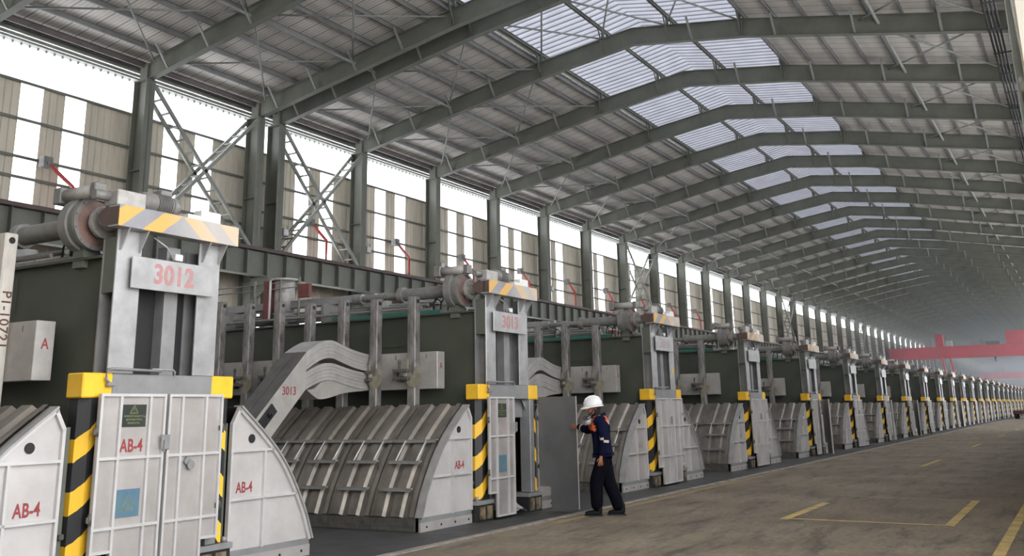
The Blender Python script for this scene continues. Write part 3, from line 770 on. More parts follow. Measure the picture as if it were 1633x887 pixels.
        b = MB(); b.lathe([(.072, .0), (.072, .048), (.081, .048)], (s*1.32, 0, 1.30), 1, 20); b.build('peep_hole', M['dark'], pan)
        b = MB(); b.box(min(s*.905, s*1.0), max(s*.905, s*1.0), .12, .14, .02, 1.47, 0)
        for z in (.2, .6, 1.0, 1.35): b.tube([(s*.95, .108, z), (s*.95, .12, z)], .010, 6, 1)
        b.cbox(min(s*.90, s*.95), max(s*.90, s*.95), .08, .12, .50, .55, .008, 1)
        b.build('jamb_strip', [M['olive'], M['clamp_dark']], pan)
    # covers on the hidden side: one curved sheet
    b = MB(); b.grid([[(a, v, z) for a, z in ARCS+[(2.29, -.02)]] for v in (.10, 12.0)], 0, True); b.build('rear_cover', M['hood'], c, fix=False)
    # bus bar along the near side
    b = MB(); b.cbox(-.94, -.735, .72, 6.2, 1.905, 2.475, .006); b.build('anode_busbar', M['bus'], c)
    # door
    l = door_leaf(c, 1, .745, ''); l.location = (-.79, -.10, 0)
    r = door_leaf(c, -1, .70, ''); r.location = (.69, -.10, 0)
    b = MB(); b.box(-.60, .60, .10, .13, 1.45, 1.73, 0); b.cbox(.64, .775, -.02, .17, .28, 1.727, .006, 0); b.box(-.60, -.57, .0, .30, .28, 1.73, 0); b.box(-.5, .5, .95, 1.0, -.02, 1.45, 1); b.prism([(.64, 1.73), (.50, 1.73), (.64, 1.55)], 1, .05, .062, 0)  # black sheet behind the doorway paints in the dark of the interior
    b.build('door_frame', [M['sheet_grey'], M['dark']], c)
    return c, l, r

# a cell 6.7 m pitch; copies share meshes
ORD = ['first', 'second', 'third', 'fourth', 'fifth', 'sixth', 'seventh', 'eighth', 'ninth', 'tenth', 'eleventh', 'twelfth', 'thirteenth', 'fourteenth', 'fifteenth', 'sixteenth', 'seventeenth', 'eighteenth', 'nineteenth', 'twentieth', 'twenty-first', 'twenty-second', 'twenty-third', 'twenty-fourth', 'twenty-fifth', 'twenty-sixth']
def cname(i):
    return ['nearest cell', 'cell with the open door', 'cell right behind the worker'][i] if i < 3 else ORD[i]+' cell along the row'
CELLS = []
proto, pl_, pr_ = make_cell()
for i, x in enumerate(CX):
    c = proto if i == 0 else copy_tree(proto)
    CELLS.append(c)
for i, (c, x) in enumerate(zip(CELLS, CX)):
    c.location.x = x
    lab = ['aluminium smelting cell numbered 3012, nearest of the row, both end doors shut', 'aluminium smelting cell numbered 3013 with its right end door swung open to the worker',
           'aluminium smelting cell right behind the worker, its end doors shut'][i] if i < 3 else 'aluminium smelting cell with striped posts, '+ORD[i]+' along the row from the nearest'
    tag(c, lab, 'smelting cell', 'smelting cells in one long row')
def kid(o, stem, n=0): return [q for q in o.children if q.name.split('.')[0] == stem][n]

# cell differences: number paint, stencils, open doors
C0, C1, C2 = CELLS[:3]
for c, s, m in ((C0, '3012', 'mark_pale'), (C1, '3013', 'mark_pale'), (C2, '3014', 'mark_faint')):
    p = kid(c, 'number_plate'); text('number', s, .27, M[m], p, (0.005, -.0565, 2.925), FRONT, .92, bold=.028)
def stencil(p, s, size, u, v, z, m='mark_red', wide=.72):
    text('stencil', s, size, M[m], p, (u, v, z), FRONT, wide, bold=.024)
stencil(kid(C0, 'end_panel', 0), 'AB-4', .165, -1.29, .078, .78)
stencil(kid(C0, 'end_panel', 1), 'AB-4', .155, 1.24, .078, .79)
stencil(kid(C1, 'end_panel', 0), 'AB-4', .155, -1.30, .078, .80)
for c in (C2, CELLS[3]): stencil(kid(c, 'end_panel', 0), 'AB-4', .15, -1.32, .078, .82, 'mark_faint')
for c, faint in ((C0, 0), (C1, 1)):
    l = kid(c, 'door_leaf', 0)
    stencil(l, 'AB-4', .165, .385, -.0015, 1.285, 'mark_faint' if faint else 'mark_red')
    sg = MB().box(.245, .525, -.006, 0, 1.46, 1.665).build('warning_sign', M['sign'], l)
    b = MB()
    t = .012
    for p, q in (((.385-.045, 1.585), (.385+.045, 1.585)), ((.385+.045, 1.585), (.385, 1.655)), ((.385, 1.655), (.385-.045, 1.585))): b.bar((p[0], -.007, p[1]), (q[0], -.007, q[1]), t, .002, 0, (0, 1, 0))
    b.box(.381, .389, -.008, -.006, 1.603, 1.632); b.box(.381, .389, -.008, -.006, 1.592, 1.599)
    random.seed(5)
    for z, a, e in ((1.553, .275, .495), (1.522, .30, .47), (1.49, .32, .45)):
        x = a
        while x < e:
            w = random.uniform(.012, .03); b.box(x, x+w, -.008, -.006, z-.003+random.uniform(-.003, .003), z+.010+random.uniform(-.003, .004)); x += w+.007
        b.box(a, e, -.0078, -.006, z+.009, z+.013)
    b.build('sign_lettering', M['sign_text'], sg)
    po = MB().box(.245, .515, -.006, 0, .655, .90).build('poster', M['poster'], l)
    b = MB()
    b.prism([(.38, .86), (.33, .78), (.30, .70), (.40, .71), (.46, .70), (.43, .78)], 1, -.0075, -.006); b.build('poster_print', M['poster_pale'], po)
lg = kid(C2, 'portal_leg', 1); MB().box(.48, .56, -.004, 0, 2.30, 2.42).build('yellow_sticker', M['yellow'], lg)
rl = kid(C0, 'door_leaf', 1)
b = MB(); b.lathe([(-.045, 0), (-.045, .045), (-.035, .045)], (-.40, 0, 1.08), 1, 20); b.lathe([(-.03, 0), (-.03, .04), (-.0, .04)], (-.43, 0, 1.12), 1, 18); b.build('peep_cover', M['sheet_grey'], rl)
for c in CELLS[:8]:
    ll = kid(c, 'door_leaf', 0); b = MB(); b.cbox(.70, .80, -.045, -.028, 1.24, 1.38, .005); b.box(.72, .73, -.06, -.04, 1.22, 1.33); b.build('latch', M['sheet_grey'], ll)
    for k in range(2):
        pp = kid(c, 'end_panel', k)
for cc_ in (C0, C1):
    for k in range(2):
        if cc_ is C1 and k == 1: continue
        pp = kid(cc_, 'end_panel', k); pp.data = pp.data.copy(); pp.data.materials[0] = M['panel_white']
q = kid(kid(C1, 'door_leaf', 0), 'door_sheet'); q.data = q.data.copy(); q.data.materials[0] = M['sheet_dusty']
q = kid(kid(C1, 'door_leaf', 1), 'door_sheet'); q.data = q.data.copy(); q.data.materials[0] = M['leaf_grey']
r1 = kid(C1, 'door_leaf', 1); r1.rotation_euler = (0, 0, math.radians(88)); r1.location.x = .87; r1.location.y = -.06
kid(C1, 'door_leaf', 0).location.x = -.78
for i, a in ((4, 30), (7, 25), (6, 12), (10, 25)): kid(CELLS[i], 'door_leaf', 1).rotation_euler = (0, 0, math.radians(a))
heap = MB(); random.seed(11)
P = []
for j in range(9):
    P.append([(-.40+.42*i/10, -.06+.8*j/8, max(-.02, .34*math.exp(-((i-6)/4.2)**2-((j-4.5)/3.6)**2)+random.uniform(-.02, .025))) for i in range(11)])
heap.grid(P, 0, False)
hp = heap.build('alumina_heap', M['alumina'], None, (13.87, YC, 0)); tag(hp, 'grey heap of spilt alumina lumps inside the open door of cell 3013', 'ore heap', None, 'stuff')

tc_ = kid(C0, 'teal_channel'); tc_.data = tc_.data.copy(); tc_.data.materials[0] = M['gear']
# ---- lettering on the bus bars
for i in range(3):
    bb = kid(CELLS[i], 'anode_busbar')
    text('bus_letter', 'A', .15, M['mark_red'], bb, (-.835, .7185, 2.25), FRONT, .8)
    for s, v in (('1', 1.03), ('2', 1.62)): text('bus_number', s, .085, M['mark_dark'], bb, (-.9412, v-.10, 2.40), SIDE, .9)

# ---- anode rods hung on the bus bar
def make_rod():
    g = empty('anode_rod', (0, 0, 0))
    b = MB(); b.cbox(-.07, .07, -.078, .078, 1.46, 3.33, .014)
    b.build('stem', M['rod'], g)
    b = MB()
    for s, y in ((0, -.0781),): b.lathe([(-.003, 0), (-.003, .034), (0.0, .034)], (0, y, 3.255), 1, 16)
    b.build('lifting_hole', M['dark'], g)
    k = empty('clamp', (0, 0, 0)); k.parent = g
    b = MB()
    hk = []
    for i in range(11):
        a = PI*(.98+1.0*i/10); hk.append((.0+.085*math.cos(a), 2.10+.085*math.sin(a)))
    outer = [(-.10, 2.20), (-.125, 2.10)]+[(.125*math.cos(PI+PI*i/8), 2.10+.13*math.sin(PI+PI*i/8)) for i in range(1, 8)]+[(.125, 2.10), (.125, 2.30), (.085, 2.32), (.085, 2.22), (.045, 2.13), (.0, 2.11), (-.035, 2.15), (-.045, 2.22)]
    b.prism([(y, z) for y, z in outer], 0, -.085, -.068)
    # hook seen on the aisle side of the stem
    b.v = [(v[0]-.005, v[1]*1.15-.055, 2.12+(v[2]-2.12)*1.25) for v in b.v]
    b.build('hook', M['clamp'], k)
    b = MB()
    b.cbox(-.16, -.07, .0, .30, 2.165, 2.215, .006); b.cbox(-.16, -.07, .0, .30, 2.045, 2.095, .006)
    b.tube([(-.075, .22, 2.02), (-.075, .22, 2.30)], .018, 8); b.tube([(-.075, .22, 2.30), (-.075, .22, 2.36)], .026, 6)
    b.cbox(-.12, -.02, .26, .30, 2.06, 2.19, .005); b.lathe([(-.12, .0), (-.12, .05), (-.02, .05), (-.02, 0)], (0, .20, 2.06), 0, 12)
    b.build('screw_block', M['clamp_dark'], k)
    b = MB(); b.cbox(-.10, -.07, .06, .12, 2.10, 2.20, .005); b.build('screw_pad', M['gear_pale'], k)
    return g
RODV = [(8.974, 3.34), (9.725, 3.355), (10.40, 3.39), (11.13, 3.385), (11.83, 3.47), (12.54, 3.48), (13.25, 3.56)]
rod0 = make_rod(); first = True
nrod = {0: 2, 1: 7, 2: 5, 3: 4, 4: 3, 5: 2, 6: 2}
for i in range(20):
    for k in range(nrod.get(i, 1)):
        r = rod0 if first else copy_tree(rod0); first = False
        yv, top = RODV[k]
        if i == 0: yv += .10
        jig = 0 if i == 1 else [0.02, .0, .05, .01, .03][(i*3+k) % 5]
        r.location = (CX[i]-1.0125, yv+.065, 0)
        kid(r, 'stem').location.z = top-3.33+jig; kid(r, 'lifting_hole').location.z = top-3.33+jig
        lab = 'pale stamped anode rod, ' if k == 0 and i == 0 else 'tall grey anode rod, '
        if k == 1: kid(kid(r, 'clamp'), 'screw_block').scale.y = .3; kid(kid(r, 'clamp'), 'screw_pad').location.y = -.05
        if k == 2: kid(kid(r, 'clamp'), 'hook').location.y = .075
        tag(r, lab+ORD[k]+' from the aisle on the '+cname(i), 'anode rod', 'anode rods on the '+cname(i))
        if i == 1 and k in (2, 4):
            text('rod_number', ['P1-1305', 'P2-C660'][k == 4], .085, M['mark_brown'], kid(r, 'stem'), (.0, -.0795, 2.80), (PI/2, PI/2, 0), 1.1)

st = kid(rod0, 'stem'); st.data = st.data.copy(); st.data.materials[0] = M['rod_pale']
text('rod_number', 'P1-10721', .135, M['mark_brown'], st, (.0, -.0795, 2.47), (PI/2, PI/2, 0), 1.05)

# ---- ribbed side covers that lean against the cell
def make_cover():
    g = empty('side_cover', (0, 0, 0)); Wd = .75
    prof = [(0, .042), (.075, .042), (.09, 0), (.20, 0), (.235, .042), (.39, .042), (.405, 0), (.50, 0), (.535, .042), (.66, .042), (.664, .030), (.757, .030)]
    def P(i, off): (a, z), n = ARCS[i], ARCN[i]; return (-(a+n[0]*off), z+n[1]*off)
    rows = []
    for v, h in prof:
        rows.append([(P(i, h)[0], v, P(i, h)[1]) for i in range(len(ARCS))])
    b = MB(); b.grid(rows, 0, False)
    low = [[(x, y, z) for x, y, z in ((P(i, -.012)[0], v, P(i, -.012)[1]) for i in range(len(ARCS)))] for v in (0, Wd)]
    b.grid(low, 0, False)
    b.build('curved_sheet', M['hood'], g, fix=False)
    def bar(name, z, v0, v1, out, w=.045):
        a = -(arc_at_z(z)); b = MB()
        b.box(a-out-w, a-out+.004, v0, v1, z, z+.008); b.box(a-out-w, a-out-w+.006, v0, v1, z-.035, z+.008)
        for v in (v0+.06, v1-.10): b.box(a-out-.01, a+.01, v, v+.03, z-.02, z+.002)
        return b.build(name, M['hood_bar'], g)
    bar('ledge', 1.165, .0, .745, .05, .075)
    bar('grab_bar', .885, .10, .64, .085, .055); bar('grab_bar', .53, .10, .64, .07, .055)
    for v in (.17, .53):
        MB().tube([(-(arc_at_z(1.165))-.11, v, 1.165), (-(arc_at_z(.885))-.12, v, .885)], .012, 6).build('hanger_rod', M['rib'], g)
    b = MB(); b.box(-2.30, -2.275, .0, .745, -.015, .158); b.box(-2.306, -2.30, .0, .745, .05, .058)
    for v in (.2, .5): b.tube([(-2.312, v, .10), (-2.30, v, .10)], .012, 6)
    b.build('skirt', M['clamp_dark'], g)
    return g
cov0 = make_cover(); first = True
ncov = {0: 2, 1: 6, 2: 5, 3: 4, 4: 4}
for i in range(25):
    for k in range(ncov.get(i, 3 if i < 9 else 2)):
        o = cov0 if first else copy_tree(cov0); first = False
        o.location = (CX[i], 8.075+.757*k, 0)
        tag(o, 'ribbed curved side cover, '+ORD[k]+' from the aisle on the '+cname(i), 'side cover', 'side covers of the '+cname(i))

# ---- riser bar and flexible strips
def make_riser():
    g = empty('riser_busbar', (0, 0, 0))
    # local x along the row, y into the hall, z up; slanted bar rises towards the bus bar
    top, low = Vector((-2.36, 0, 2.455)), Vector((-4.62, 0, .30))
    def slab(y0, y1, name, m):
        A = Vector((-2.52, 0, 2.455)); B = Vector((-2.52, 0, 1.905)); d = Vector((-.716, 0, -.70))*2.15
        b = MB()
        b.hexa([tuple(A+Vector((0, y0, 0))), tuple(B+Vector((0, y0, 0))), tuple(B+d+Vector((0, y0, 0))), tuple(A+d+Vector((0, y0, 0))),
                tuple(A+Vector((0, y1, 0))), tuple(B+Vector((0, y1, 0))), tuple(B+d+Vector((0, y1, 0))), tuple(A+d+Vector((0, y1, 0)))])
        b.box(-4.25, -3.99, y0+.01, y1-.01, -.02, .62)
        return b.build(name, m, g)
    s1 = slab(0, .22, 'riser_bar', [M['bus']]); s2 = slab(.235, .45, 'riser_bar', [M['bus_dark']])
    for s in (s1, s2):
        s.data.materials.append(M['bus_dark'])
        for p in s.data.polygons:
            if p.normal.z > .4: p.material_index = 1 if len(s.data.materials) > 1 else 0  # upward faces take the darker bar colour
    text('riser_number', '3013', .165, M['mark_red'], s1, (-2.86, -.002, 1.88), (PI/2, 0, 0), .85)
    b = MB()
    dn = Vector((-.716, 0, -.70)).normalized(); nn = Vector((.70, 0, -.716)).normalized()
    def plate(t0, t1, c0, c1, name):
        A = Vector((-2.52, -.003, 2.455)); b = MB()
        q = [A+dn*t0+nn*c0, A+dn*t1+nn*c0, A+dn*t1+nn*c1, A+dn*t0+nn*c1]
        b.hexa([tuple(v) for v in q]+[tuple(v+Vector((0, -.022, 0))) for v in q])
        L_ = t1-t0
        for k in ((.25, .75) if L_ > .25 else (.45,)):
            p = A+dn*(t0+L_*k)+nn*((c0+c1)/2)
            b.tube([p+Vector((0, -.02, 0)), p+Vector((0, -.06, 0))], .042, 6); b.tube([p+Vector((0, -.05, 0)), p+Vector((0, -.09, 0))], .022, 8)
        return b.build(name, M['black'], s1)
    plate(1.02, 1.56, .05, .20, 'bolted_plate'); plate(1.36, 1.66, .25, .38, 'bolted_plate')
    # two stacks of thin strips, humped
    def stack(z0, z1, zh, n, name, m):
        f = empty(name, (0, 0, 0)); f.parent = g
        xs = [-2.52, -2.34, -2.14, -1.94, -1.75, -1.50, -1.24, -.97]
        up_ = [0, .085, .155, .17, .13, .075, .035, 0.01]
        for k in range(n):
            za = z0+(z1-z0)*k/n; zb = z0+(z1-z0)*(k+1)/n-.0025
            fc = zh*(1 if k < 99 else 1)
            P = catmull([(x, (u*fc-.0*k)) for x, u in zip(xs, up_)], 3)
            b = MB(); y0 = .0+.004*(k % 2); y1 = .445
            b.quad_strip([[(x, y0, za+h), (x, y1, za+h), (x, y1, zb+h), (x, y0, zb+h)] for x, h in P], 0)
            b.build('strip', m, f)
        return f
    stack(1.905, 2.165, .85, 5, 'flexible_stack', M['flex']); stack(2.185, 2.455, 1.15, 5, 'flexible_stack', M['flex'])
    # torn lower strips hanging out of the hump
    b = MB()
    P = catmull([(-2.47, 1.90), (-2.29, 1.80), (-2.16, 1.77), (-1.93, 1.80), (-1.65, 1.86), (-1.2, 1.90), (-1.0, 1.91)], 4)
    Q = catmull([(-2.47, 1.90), (-2.29, 1.93), (-2.16, 2.02), (-1.93, 2.05), (-1.65, 2.0), (-1.2, 1.94), (-1.0, 1.93)], 4)
    b.quad_strip([[(x, .015, za), (x, .40, za), (x2, .40, zb), (x2, .015, zb)] for (x, za), (x2, zb) in zip(P, Q)], 0)
    b.build('loose_strip', M['bus'], g)
    return g
ris = make_riser()
for i in range(6):
    r = ris if i == 0 else copy_tree(ris)
    r.location = (CX[1+i], 9.89, 0)
    if i > 0:
        for q in list(kid(r, 'riser_bar').children):
            if q.name.startswith('riser_number'): bpy.data.objects.remove(q)
    lab = 'slanted aluminium riser bar numbered 3013 with humped flexible strips' if i == 0 else 'slanted riser bar with humped flexible strips feeding the '+cname(1+i)
    tag(r, lab, 'busbar', 'riser bars between the cells')

# ------------------------------------------------------------------ wall lamps, jib posts
def make_jib():
    g = empty('jib_post', (0, 0, 0))
    b = MB(); b.tube([(0, 0, 0), (0, 0, 1.25)], .05, 10); b.box(-.1, .1, -.1, .1, -.02, .01); b.build('upright', M['red'], g)
    b = MB(); b.bar((0, 0, 1.22), (-.88, 0, 1.78), .09, .09); b.build('slanted_arm', M['red'], g)
    b = MB(); b.cbox(-1.12, -.80, -.03, .25, 1.70, 2.05, .01); b.tube([(-.96, -.06, 1.84), (-.96, 0, 1.84)], .07, 10); b.build('end_box', M['gear'], g)
    return g
jibs = [(19.4, 'near the first window bay behind cell 3012'), (31.93, 'beneath the second crossed lattice brace'), (38.02, 'in the bay after the second lattice brace'), (43.9, 'two bays past the second lattice brace'), (50.2, 'three bays past the second lattice brace'), (56.25, 'four bays past the second lattice brace'), (62.2, 'in the bay before the distant lattice brace'), (68.2, 'below the distant lattice brace'), (74.2, 'one bay past the distant lattice brace'), (80.2, 'two bays past the distant lattice brace')]
j0 = make_jib()
for i, (x, l) in enumerate(jibs):
    o = j0 if i == 0 else copy_tree(j0); o.location = (x, 27.9, 7.76)
    tag(o, 'red post with slanted arm and end box '+l, 'jib post', 'red jib posts along the window wall')
bk = MB(); bk.box(-6, XE, 27.05, 28.45, 7.70, 7.75); struct(bk.build('runway_walkway', M['brown']))
def make_flood():
    g = empty('floodlight', (0, 0, 0))
    b = MB(); b.cbox(-.16, .16, -.16, .02, -.02, .30, .015, 0); b.build('housing', M['gear_pale'], g)
    b = MB(); b.box(-.13, .13, -.175, -.16, .02, .26); b.build('lens', M['white'], g)
    b = MB(); b.tube([(-.17, -.05, .15), (-.17, -.05, .42), (.17, -.05, .42), (.17, -.05, .15)], .012, 6); b.box(-.30, -.1, -.03, .03, .40, .44); b.build('bracket', M['steel'], g)
    return g
f0 = make_flood(); first = True
fl = ['beside the twin columns under the lattice brace', 'beside the column after the second lattice brace', 'one column further from the second lattice brace', 'two columns further from the second lattice brace', 'three columns further from the second lattice brace']
for i, x in enumerate([29.05, 34.47, 40.47, 46.47, 52.47]):
    o = f0 if i == 0 else copy_tree(f0); o.location = (x, 27.72, 8.75)
    tag(o, 'small pale floodlight box '+fl[i], 'floodlight', 'floodlights on the window wall columns')

# ------------------------------------------------------------------ overhead cranes far down the hall
def make_crane(x, y1, label, eq):
    g = empty('overhead_crane', (x, 14, 7.9)); tag(g, label, 'overhead crane', 'red overhead cranes')
    b = MB()
    for dx in (0, 2.6):
        b.box(dx-.3, dx+.3, .9-14, 26.9-14, .72, 2.45)
        for k in range(17): b.box(dx-.34, dx-.30, -12.8+k*1.55, -12.74+k*1.55, .75, 2.42)
        b.box(dx-.42, dx+.42, .9-14, 26.9-14, 2.45, 2.50)
    b.build('bridge_girder', M['red_crane'], g)
    for y in (26.85, .95):
        b = MB(); b.cbox(-1.2, 3.8, y-14-.25, y-14+.25, .25, .95, .03, 0)
        for dx in (-.7, 3.3): b.lathe([(-.07, 0), (-.07, .25), (.07, .25), (.07, 0)], (dx, y-14, .25), 1, 16, 1)
        b.build('end_carriage', [M['red_crane'], M['dark']], g)
    if eq:
        def bb(nm, y0, y1, z0, z1, m, d=1.2):
            b = MB(); b.cbox(-.2, d, min(y0, y1)-14, max(y0, y1)-14, z0-7.9, z1-7.9, .04); b.build(nm, m, g)
        bb('trolley', 21.5, 20.3, 10.4, 12.1, M['gear'])
        bb('hoist_house', 19.75, 18.65, 10.4, 12.3, M['red_crane'])
        bb('electric_box', 18.3, 17.4, 10.4, 11.3, M['gear_pale'])
        bb('cable_tray', 12.6, 10.6, 10.4, 10.95, M['clamp_dark'])
        bb('cabin', 9.7, 4.5, 10.4, 12.4, M['red_crane'], 2.4)
        for y in (14.25, 13.1):
            b = MB(); b.lathe([(-.25, 0), (-.25, .5), (.25, .5), (.25, 0)], (.3, y-14, 3.05), 0, 16); b.build('cable_drum', M['gear'], g)
        for y in (19.1, 17.9):
            b = MB(); b.hexa([(-.2, y-14-.15, .75), (.2, y-14-.15, .75), (.2, y-14+.15, .75), (-.2, y-14+.15, .75), (-.2, y-14.35-.12, -1.6), (.2, y-14.35-.12, -1.6), (.2, y-14.35+.12, -1.6), (-.2, y-14.35+.12, -1.6)]); b.build('tool_mast', M['red_crane'], g)
        b = MB(); b.tube([(.0, -2.5, .72), (.0, -2.5, .25)], .14, 8); b.tube([(0, -2.5, .5), (0, -2.5, -.1)], .07, 8); b.build('hook_block', M['dark'], g)
    else:
        b = MB(); b.cbox(-.2, 1.4, 20.2-14, 22.9-14, 2.5, 3.6, .04); b.build('trolley', M['gear'], g)
    return g
make_crane(168, 26.9, 'red overhead travelling crane with machinery on its girder, the nearer of two', True)
make_crane(322, 26.9, 'red overhead travelling crane seen small through haze beyond the first crane', False)

# low dark truck at the far end of the aisle
tk = empty('flatbed_truck', (112, 5.6, 0)); tag(tk, 'low dark red flatbed vehicle far down the aisle beside the cells', 'truck')
b = MB(); b.cbox(-2.5, 2.5, -1.0, 1.0, .45, .80, .04); b.build('load_bed', M['darkred'], tk)
for dx in (-1.7, 1.6):
    for dy in (-.8, .8):
        b = MB(); b.lathe([(-.12, 0), (-.12, .38), (.12, .38), (.12, 0)], (dx, dy, .38), 1, 18); b.build('wheel', M['rubber'], tk)

# ------------------------------------------------------------------ the worker
def skin(name, V, E, R, m, parent, sub=2, root=0):
    me = bpy.data.meshes.new(name); me.from_pydata([tuple(v) for v in V], E, [])
    o = bpy.data.objects.new(name, me); COL.objects.link(o)
    md = o.modifiers.new('skin', 'SKIN'); md.use_smooth_shade = True
    for i, r in enumerate(R):
        sv = me.skin_vertices[0].data[i]; sv.radius = r if isinstance(r, tuple) else (r, r); sv.use_root = (i == root)
    s = o.modifiers.new('sub', 'SUBSURF'); s.levels = sub; s.render_levels = sub
    dg = bpy.context.evaluated_depsgraph_get(); dg.update()
    nm = bpy.data.meshes.new_from_object(o.evaluated_get(dg), depsgraph=dg)
    bpy.data.objects.remove(o)
    o = bpy.data.objects.new(name, nm); COL.objects.link(o); o.parent = parent
    nm.materials.clear(); nm.materials.append(m)
    for p in nm.polygons: p.use_smooth = True; p.material_index = 0
    return o
PX, PY = 13.86, 6.50
YAW = math.radians(18)
man = empty('person', (PX, PY, 0), YAW)
def Lw(p): return tuple(Matrix.Rotation(-YAW, 3, 'Z') @ Vector(p))
HR = math.radians(20)
def Hd(p):
    q = Matrix.Rotation(HR, 3, 'Z') @ (Vector(p)-Vector((0, .09, 0))); return tuple(q+Vector((0, .09, 0)))
tag(man, 'worker in navy overalls and white hard hat holding the open cell door', 'person')
def chain_graph():
    return dict(V=[], E=[], R=[])
def add(g, p, r, link=None):
    g['V'].append(Vector(p)); g['R'].append(r); i = len(g['V'])-1
    if link is not None: g['E'].append((link, i))
    return i
# local frame: x along the row (his left hand is at -x), y towards the cells (he faces +y)
B = chain_graph()
pel = add(B, (0, -.01, .92), (.115, .095))
sp1 = add(B, (0, .005, 1.10), (.11, .09), pel); sp2 = add(B, (0, .02, 1.28), (.125, .10), sp1); sp3 = add(B, (0, .03, 1.395), (.085, .07), sp2)
nk = add(B, (0, .065, 1.455), .052, sp3); nk2 = add(B, (0, .10, 1.51), .053, nk)
hd = add(B, Hd((0, .135, 1.575)), (.072, .088), nk2); ht = add(B, Hd((0, .125, 1.645)), (.07, .085), hd)
jaw = add(B, Hd((0, .195, 1.487)), (.036, .03), hd); 
nose = add(B, Hd((0, .232, 1.548)), (.014, .014), hd); nose2 = add(B, Hd((0, .252, 1.535)), (.010, .010), nose)
for s in (-1, 1):
    e = add(B, Hd((s*.074, .105, 1.565)), (.014, .02), hd); add(B, Hd((s*.086, .092, 1.575)), (.008, .018), e)
def hand(g, wrist, i, dirv, palm, curl, sd):
    "palm with four fingers and a thumb; dirv points along the fingers, palm is the palm normal"
    d = Vector(dirv).normalized(); n = Vector(palm).normalized(); a = d.cross(n).normalized()*sd
    w = Vector(wrist)
    p = add(g, w+d*.05, (.020, .028), i)
    for k, (off, ln) in enumerate(((-.030, .066), (-.010, .078), (.011, .072), (.030, .056))):
        b = add(g, w+d*.092+a*off, .0095, p)
        q = add(g, w+d*(.092+ln*.5)+a*off*1.1+n*ln*.22*curl, .0085, b)
        add(g, w+d*(.092+ln*.80)+a*off*1.1+n*ln*.70*curl, .007, q)
    t = add(g, w+d*.045-a*.040+n*.012, .0105, p); add(g, w+d*.085-a*.052+n*.03*curl, .009, t)
SHL, ELL, WRL = (-.195, -.01, 1.385), (-.245, -.075, 1.095), (-.235, .0, .865)
SHR, ELR, WRR = (.185, .03, 1.385), (.29, .245, 1.235), Lw((.325, .555, 1.285))
a1 = add(B, SHL, .05, sp3); a2 = add(B, ELL, .04, a1); a3 = add(B, WRL, .027, a2); hand(B, WRL, a3, (.02, .10, -.99), (.9, .2, 0), 1.0, 1)
a1 = add(B, SHR, .05, sp3); a2 = add(B, ELR, .04, a1); a3 = add(B, WRR, .027, a2); hand(B, WRR, a3, (.15, .97, .15), (.75, -.1, -.2), .7, -1)
HPL, KNL, ANL = (-.09, .0, .88), Lw((-.115, .075, .49)), Lw((-.13, .065, .10))
HPR, KNR, ANR = (.09, -.02, .88), Lw((.105, -.03, .48)), Lw((.115, -.20, .11))
for hp, kn, an, s in ((HPL, KNL, ANL, 1), (HPR, KNR, ANR, 1)):
    h = add(B, hp, .075, pel); k = add(B, kn, .05, h); a = add(B, (an[0], an[1], .2), .028, k)
skin('body', B['V'], B['E'], B['R'], M['skin'], man, 2, pel)
J = chain_graph()
jm = add(J, (0, -.005, .80), (.165, .135)); j0_ = add(J, (0, -.005, .90), (.168, .138), jm); j1 = add(J, (0, .005, 1.02), (.165, .135), j0_); j2 = add(J, (0, .02, 1.20), (.175, .145), j1); j3 = add(J, (0, .03, 1.345), (.155, .12), j2); j4 = add(J, (0, .055, 1.44), (.075, .072), j3)
for sh, el, wr in ((SHL, ELL, WRL), (SHR, ELR, WRR)):
    s_ = add(J, sh, (.085, .085), j3); e_ = add(J, el, (.068, .066), s_); m_ = add(J, Vector(el).lerp(Vector(wr), .55), (.060, .058), e_); add(J, Vector(el).lerp(Vector(wr), 1.04), (.050, .048), m_)
jk = skin('jacket', J['V'], J['E'], [(r[0]*1.12, r[1]*1.13) for r in J['R']], M['navy'], man, 2, j1)
jk.data.materials.append(M['orange']); jk.data.materials.append(M['reflect'])
def near_seg(p, a, b):
    a = Vector(a); b = Vector(b); t = (p-a).dot(b-a)/(b-a).length_squared; return t, (a+(b-a)*max(0, min(1, t))-p).length
for f in jk.data.polygons:
    p = f.center
    if p.z > 1.30 and abs(p.x) < .215 and (p.y > .0 or p.z > 1.36): f.material_index = 1
    if p.z > 1.235 and p.y > .08 and abs(p.x) < .2: f.material_index = 1
    if 1.33 < p.z <= 1.36 and p.y < -.02 and abs(p.x) < .16: f.material_index = 2
    if p.z > 1.455: f.material_index = 0
    for el, wr, sh in ((ELL, WRL, SHL), (ELR, WRR, SHR)):
        t, d = near_seg(p, el, wr)
        if -.10 < t < .06 and d < .1 and sh is SHL: f.material_index = 2
        if sh is SHR and .52 < t < .68 and d < .08: f.material_index = 2
T = chain_graph()
t0 = add(T, (0, -.01, .90), (.105, .095))
for hp, kn, an in ((HPL, KNL, ANL), (HPR, KNR, ANR)):
    h = add(T, (hp[0]*1.0, hp[1], .78), (.102, .118), t0); k = add(T, kn, (.100, .108), h); q = add(T, Vector(kn).lerp(Vector(an), .6), (.090, .098), k); add(T, (an[0], an[1]+.005, .062), (.086, .094), q)
skin('trousers', T['V'], T['E'], [(r[0]*1.1, r[1]*1.12) for r in T['R']], M['navy_dark'], man, 2, t0)
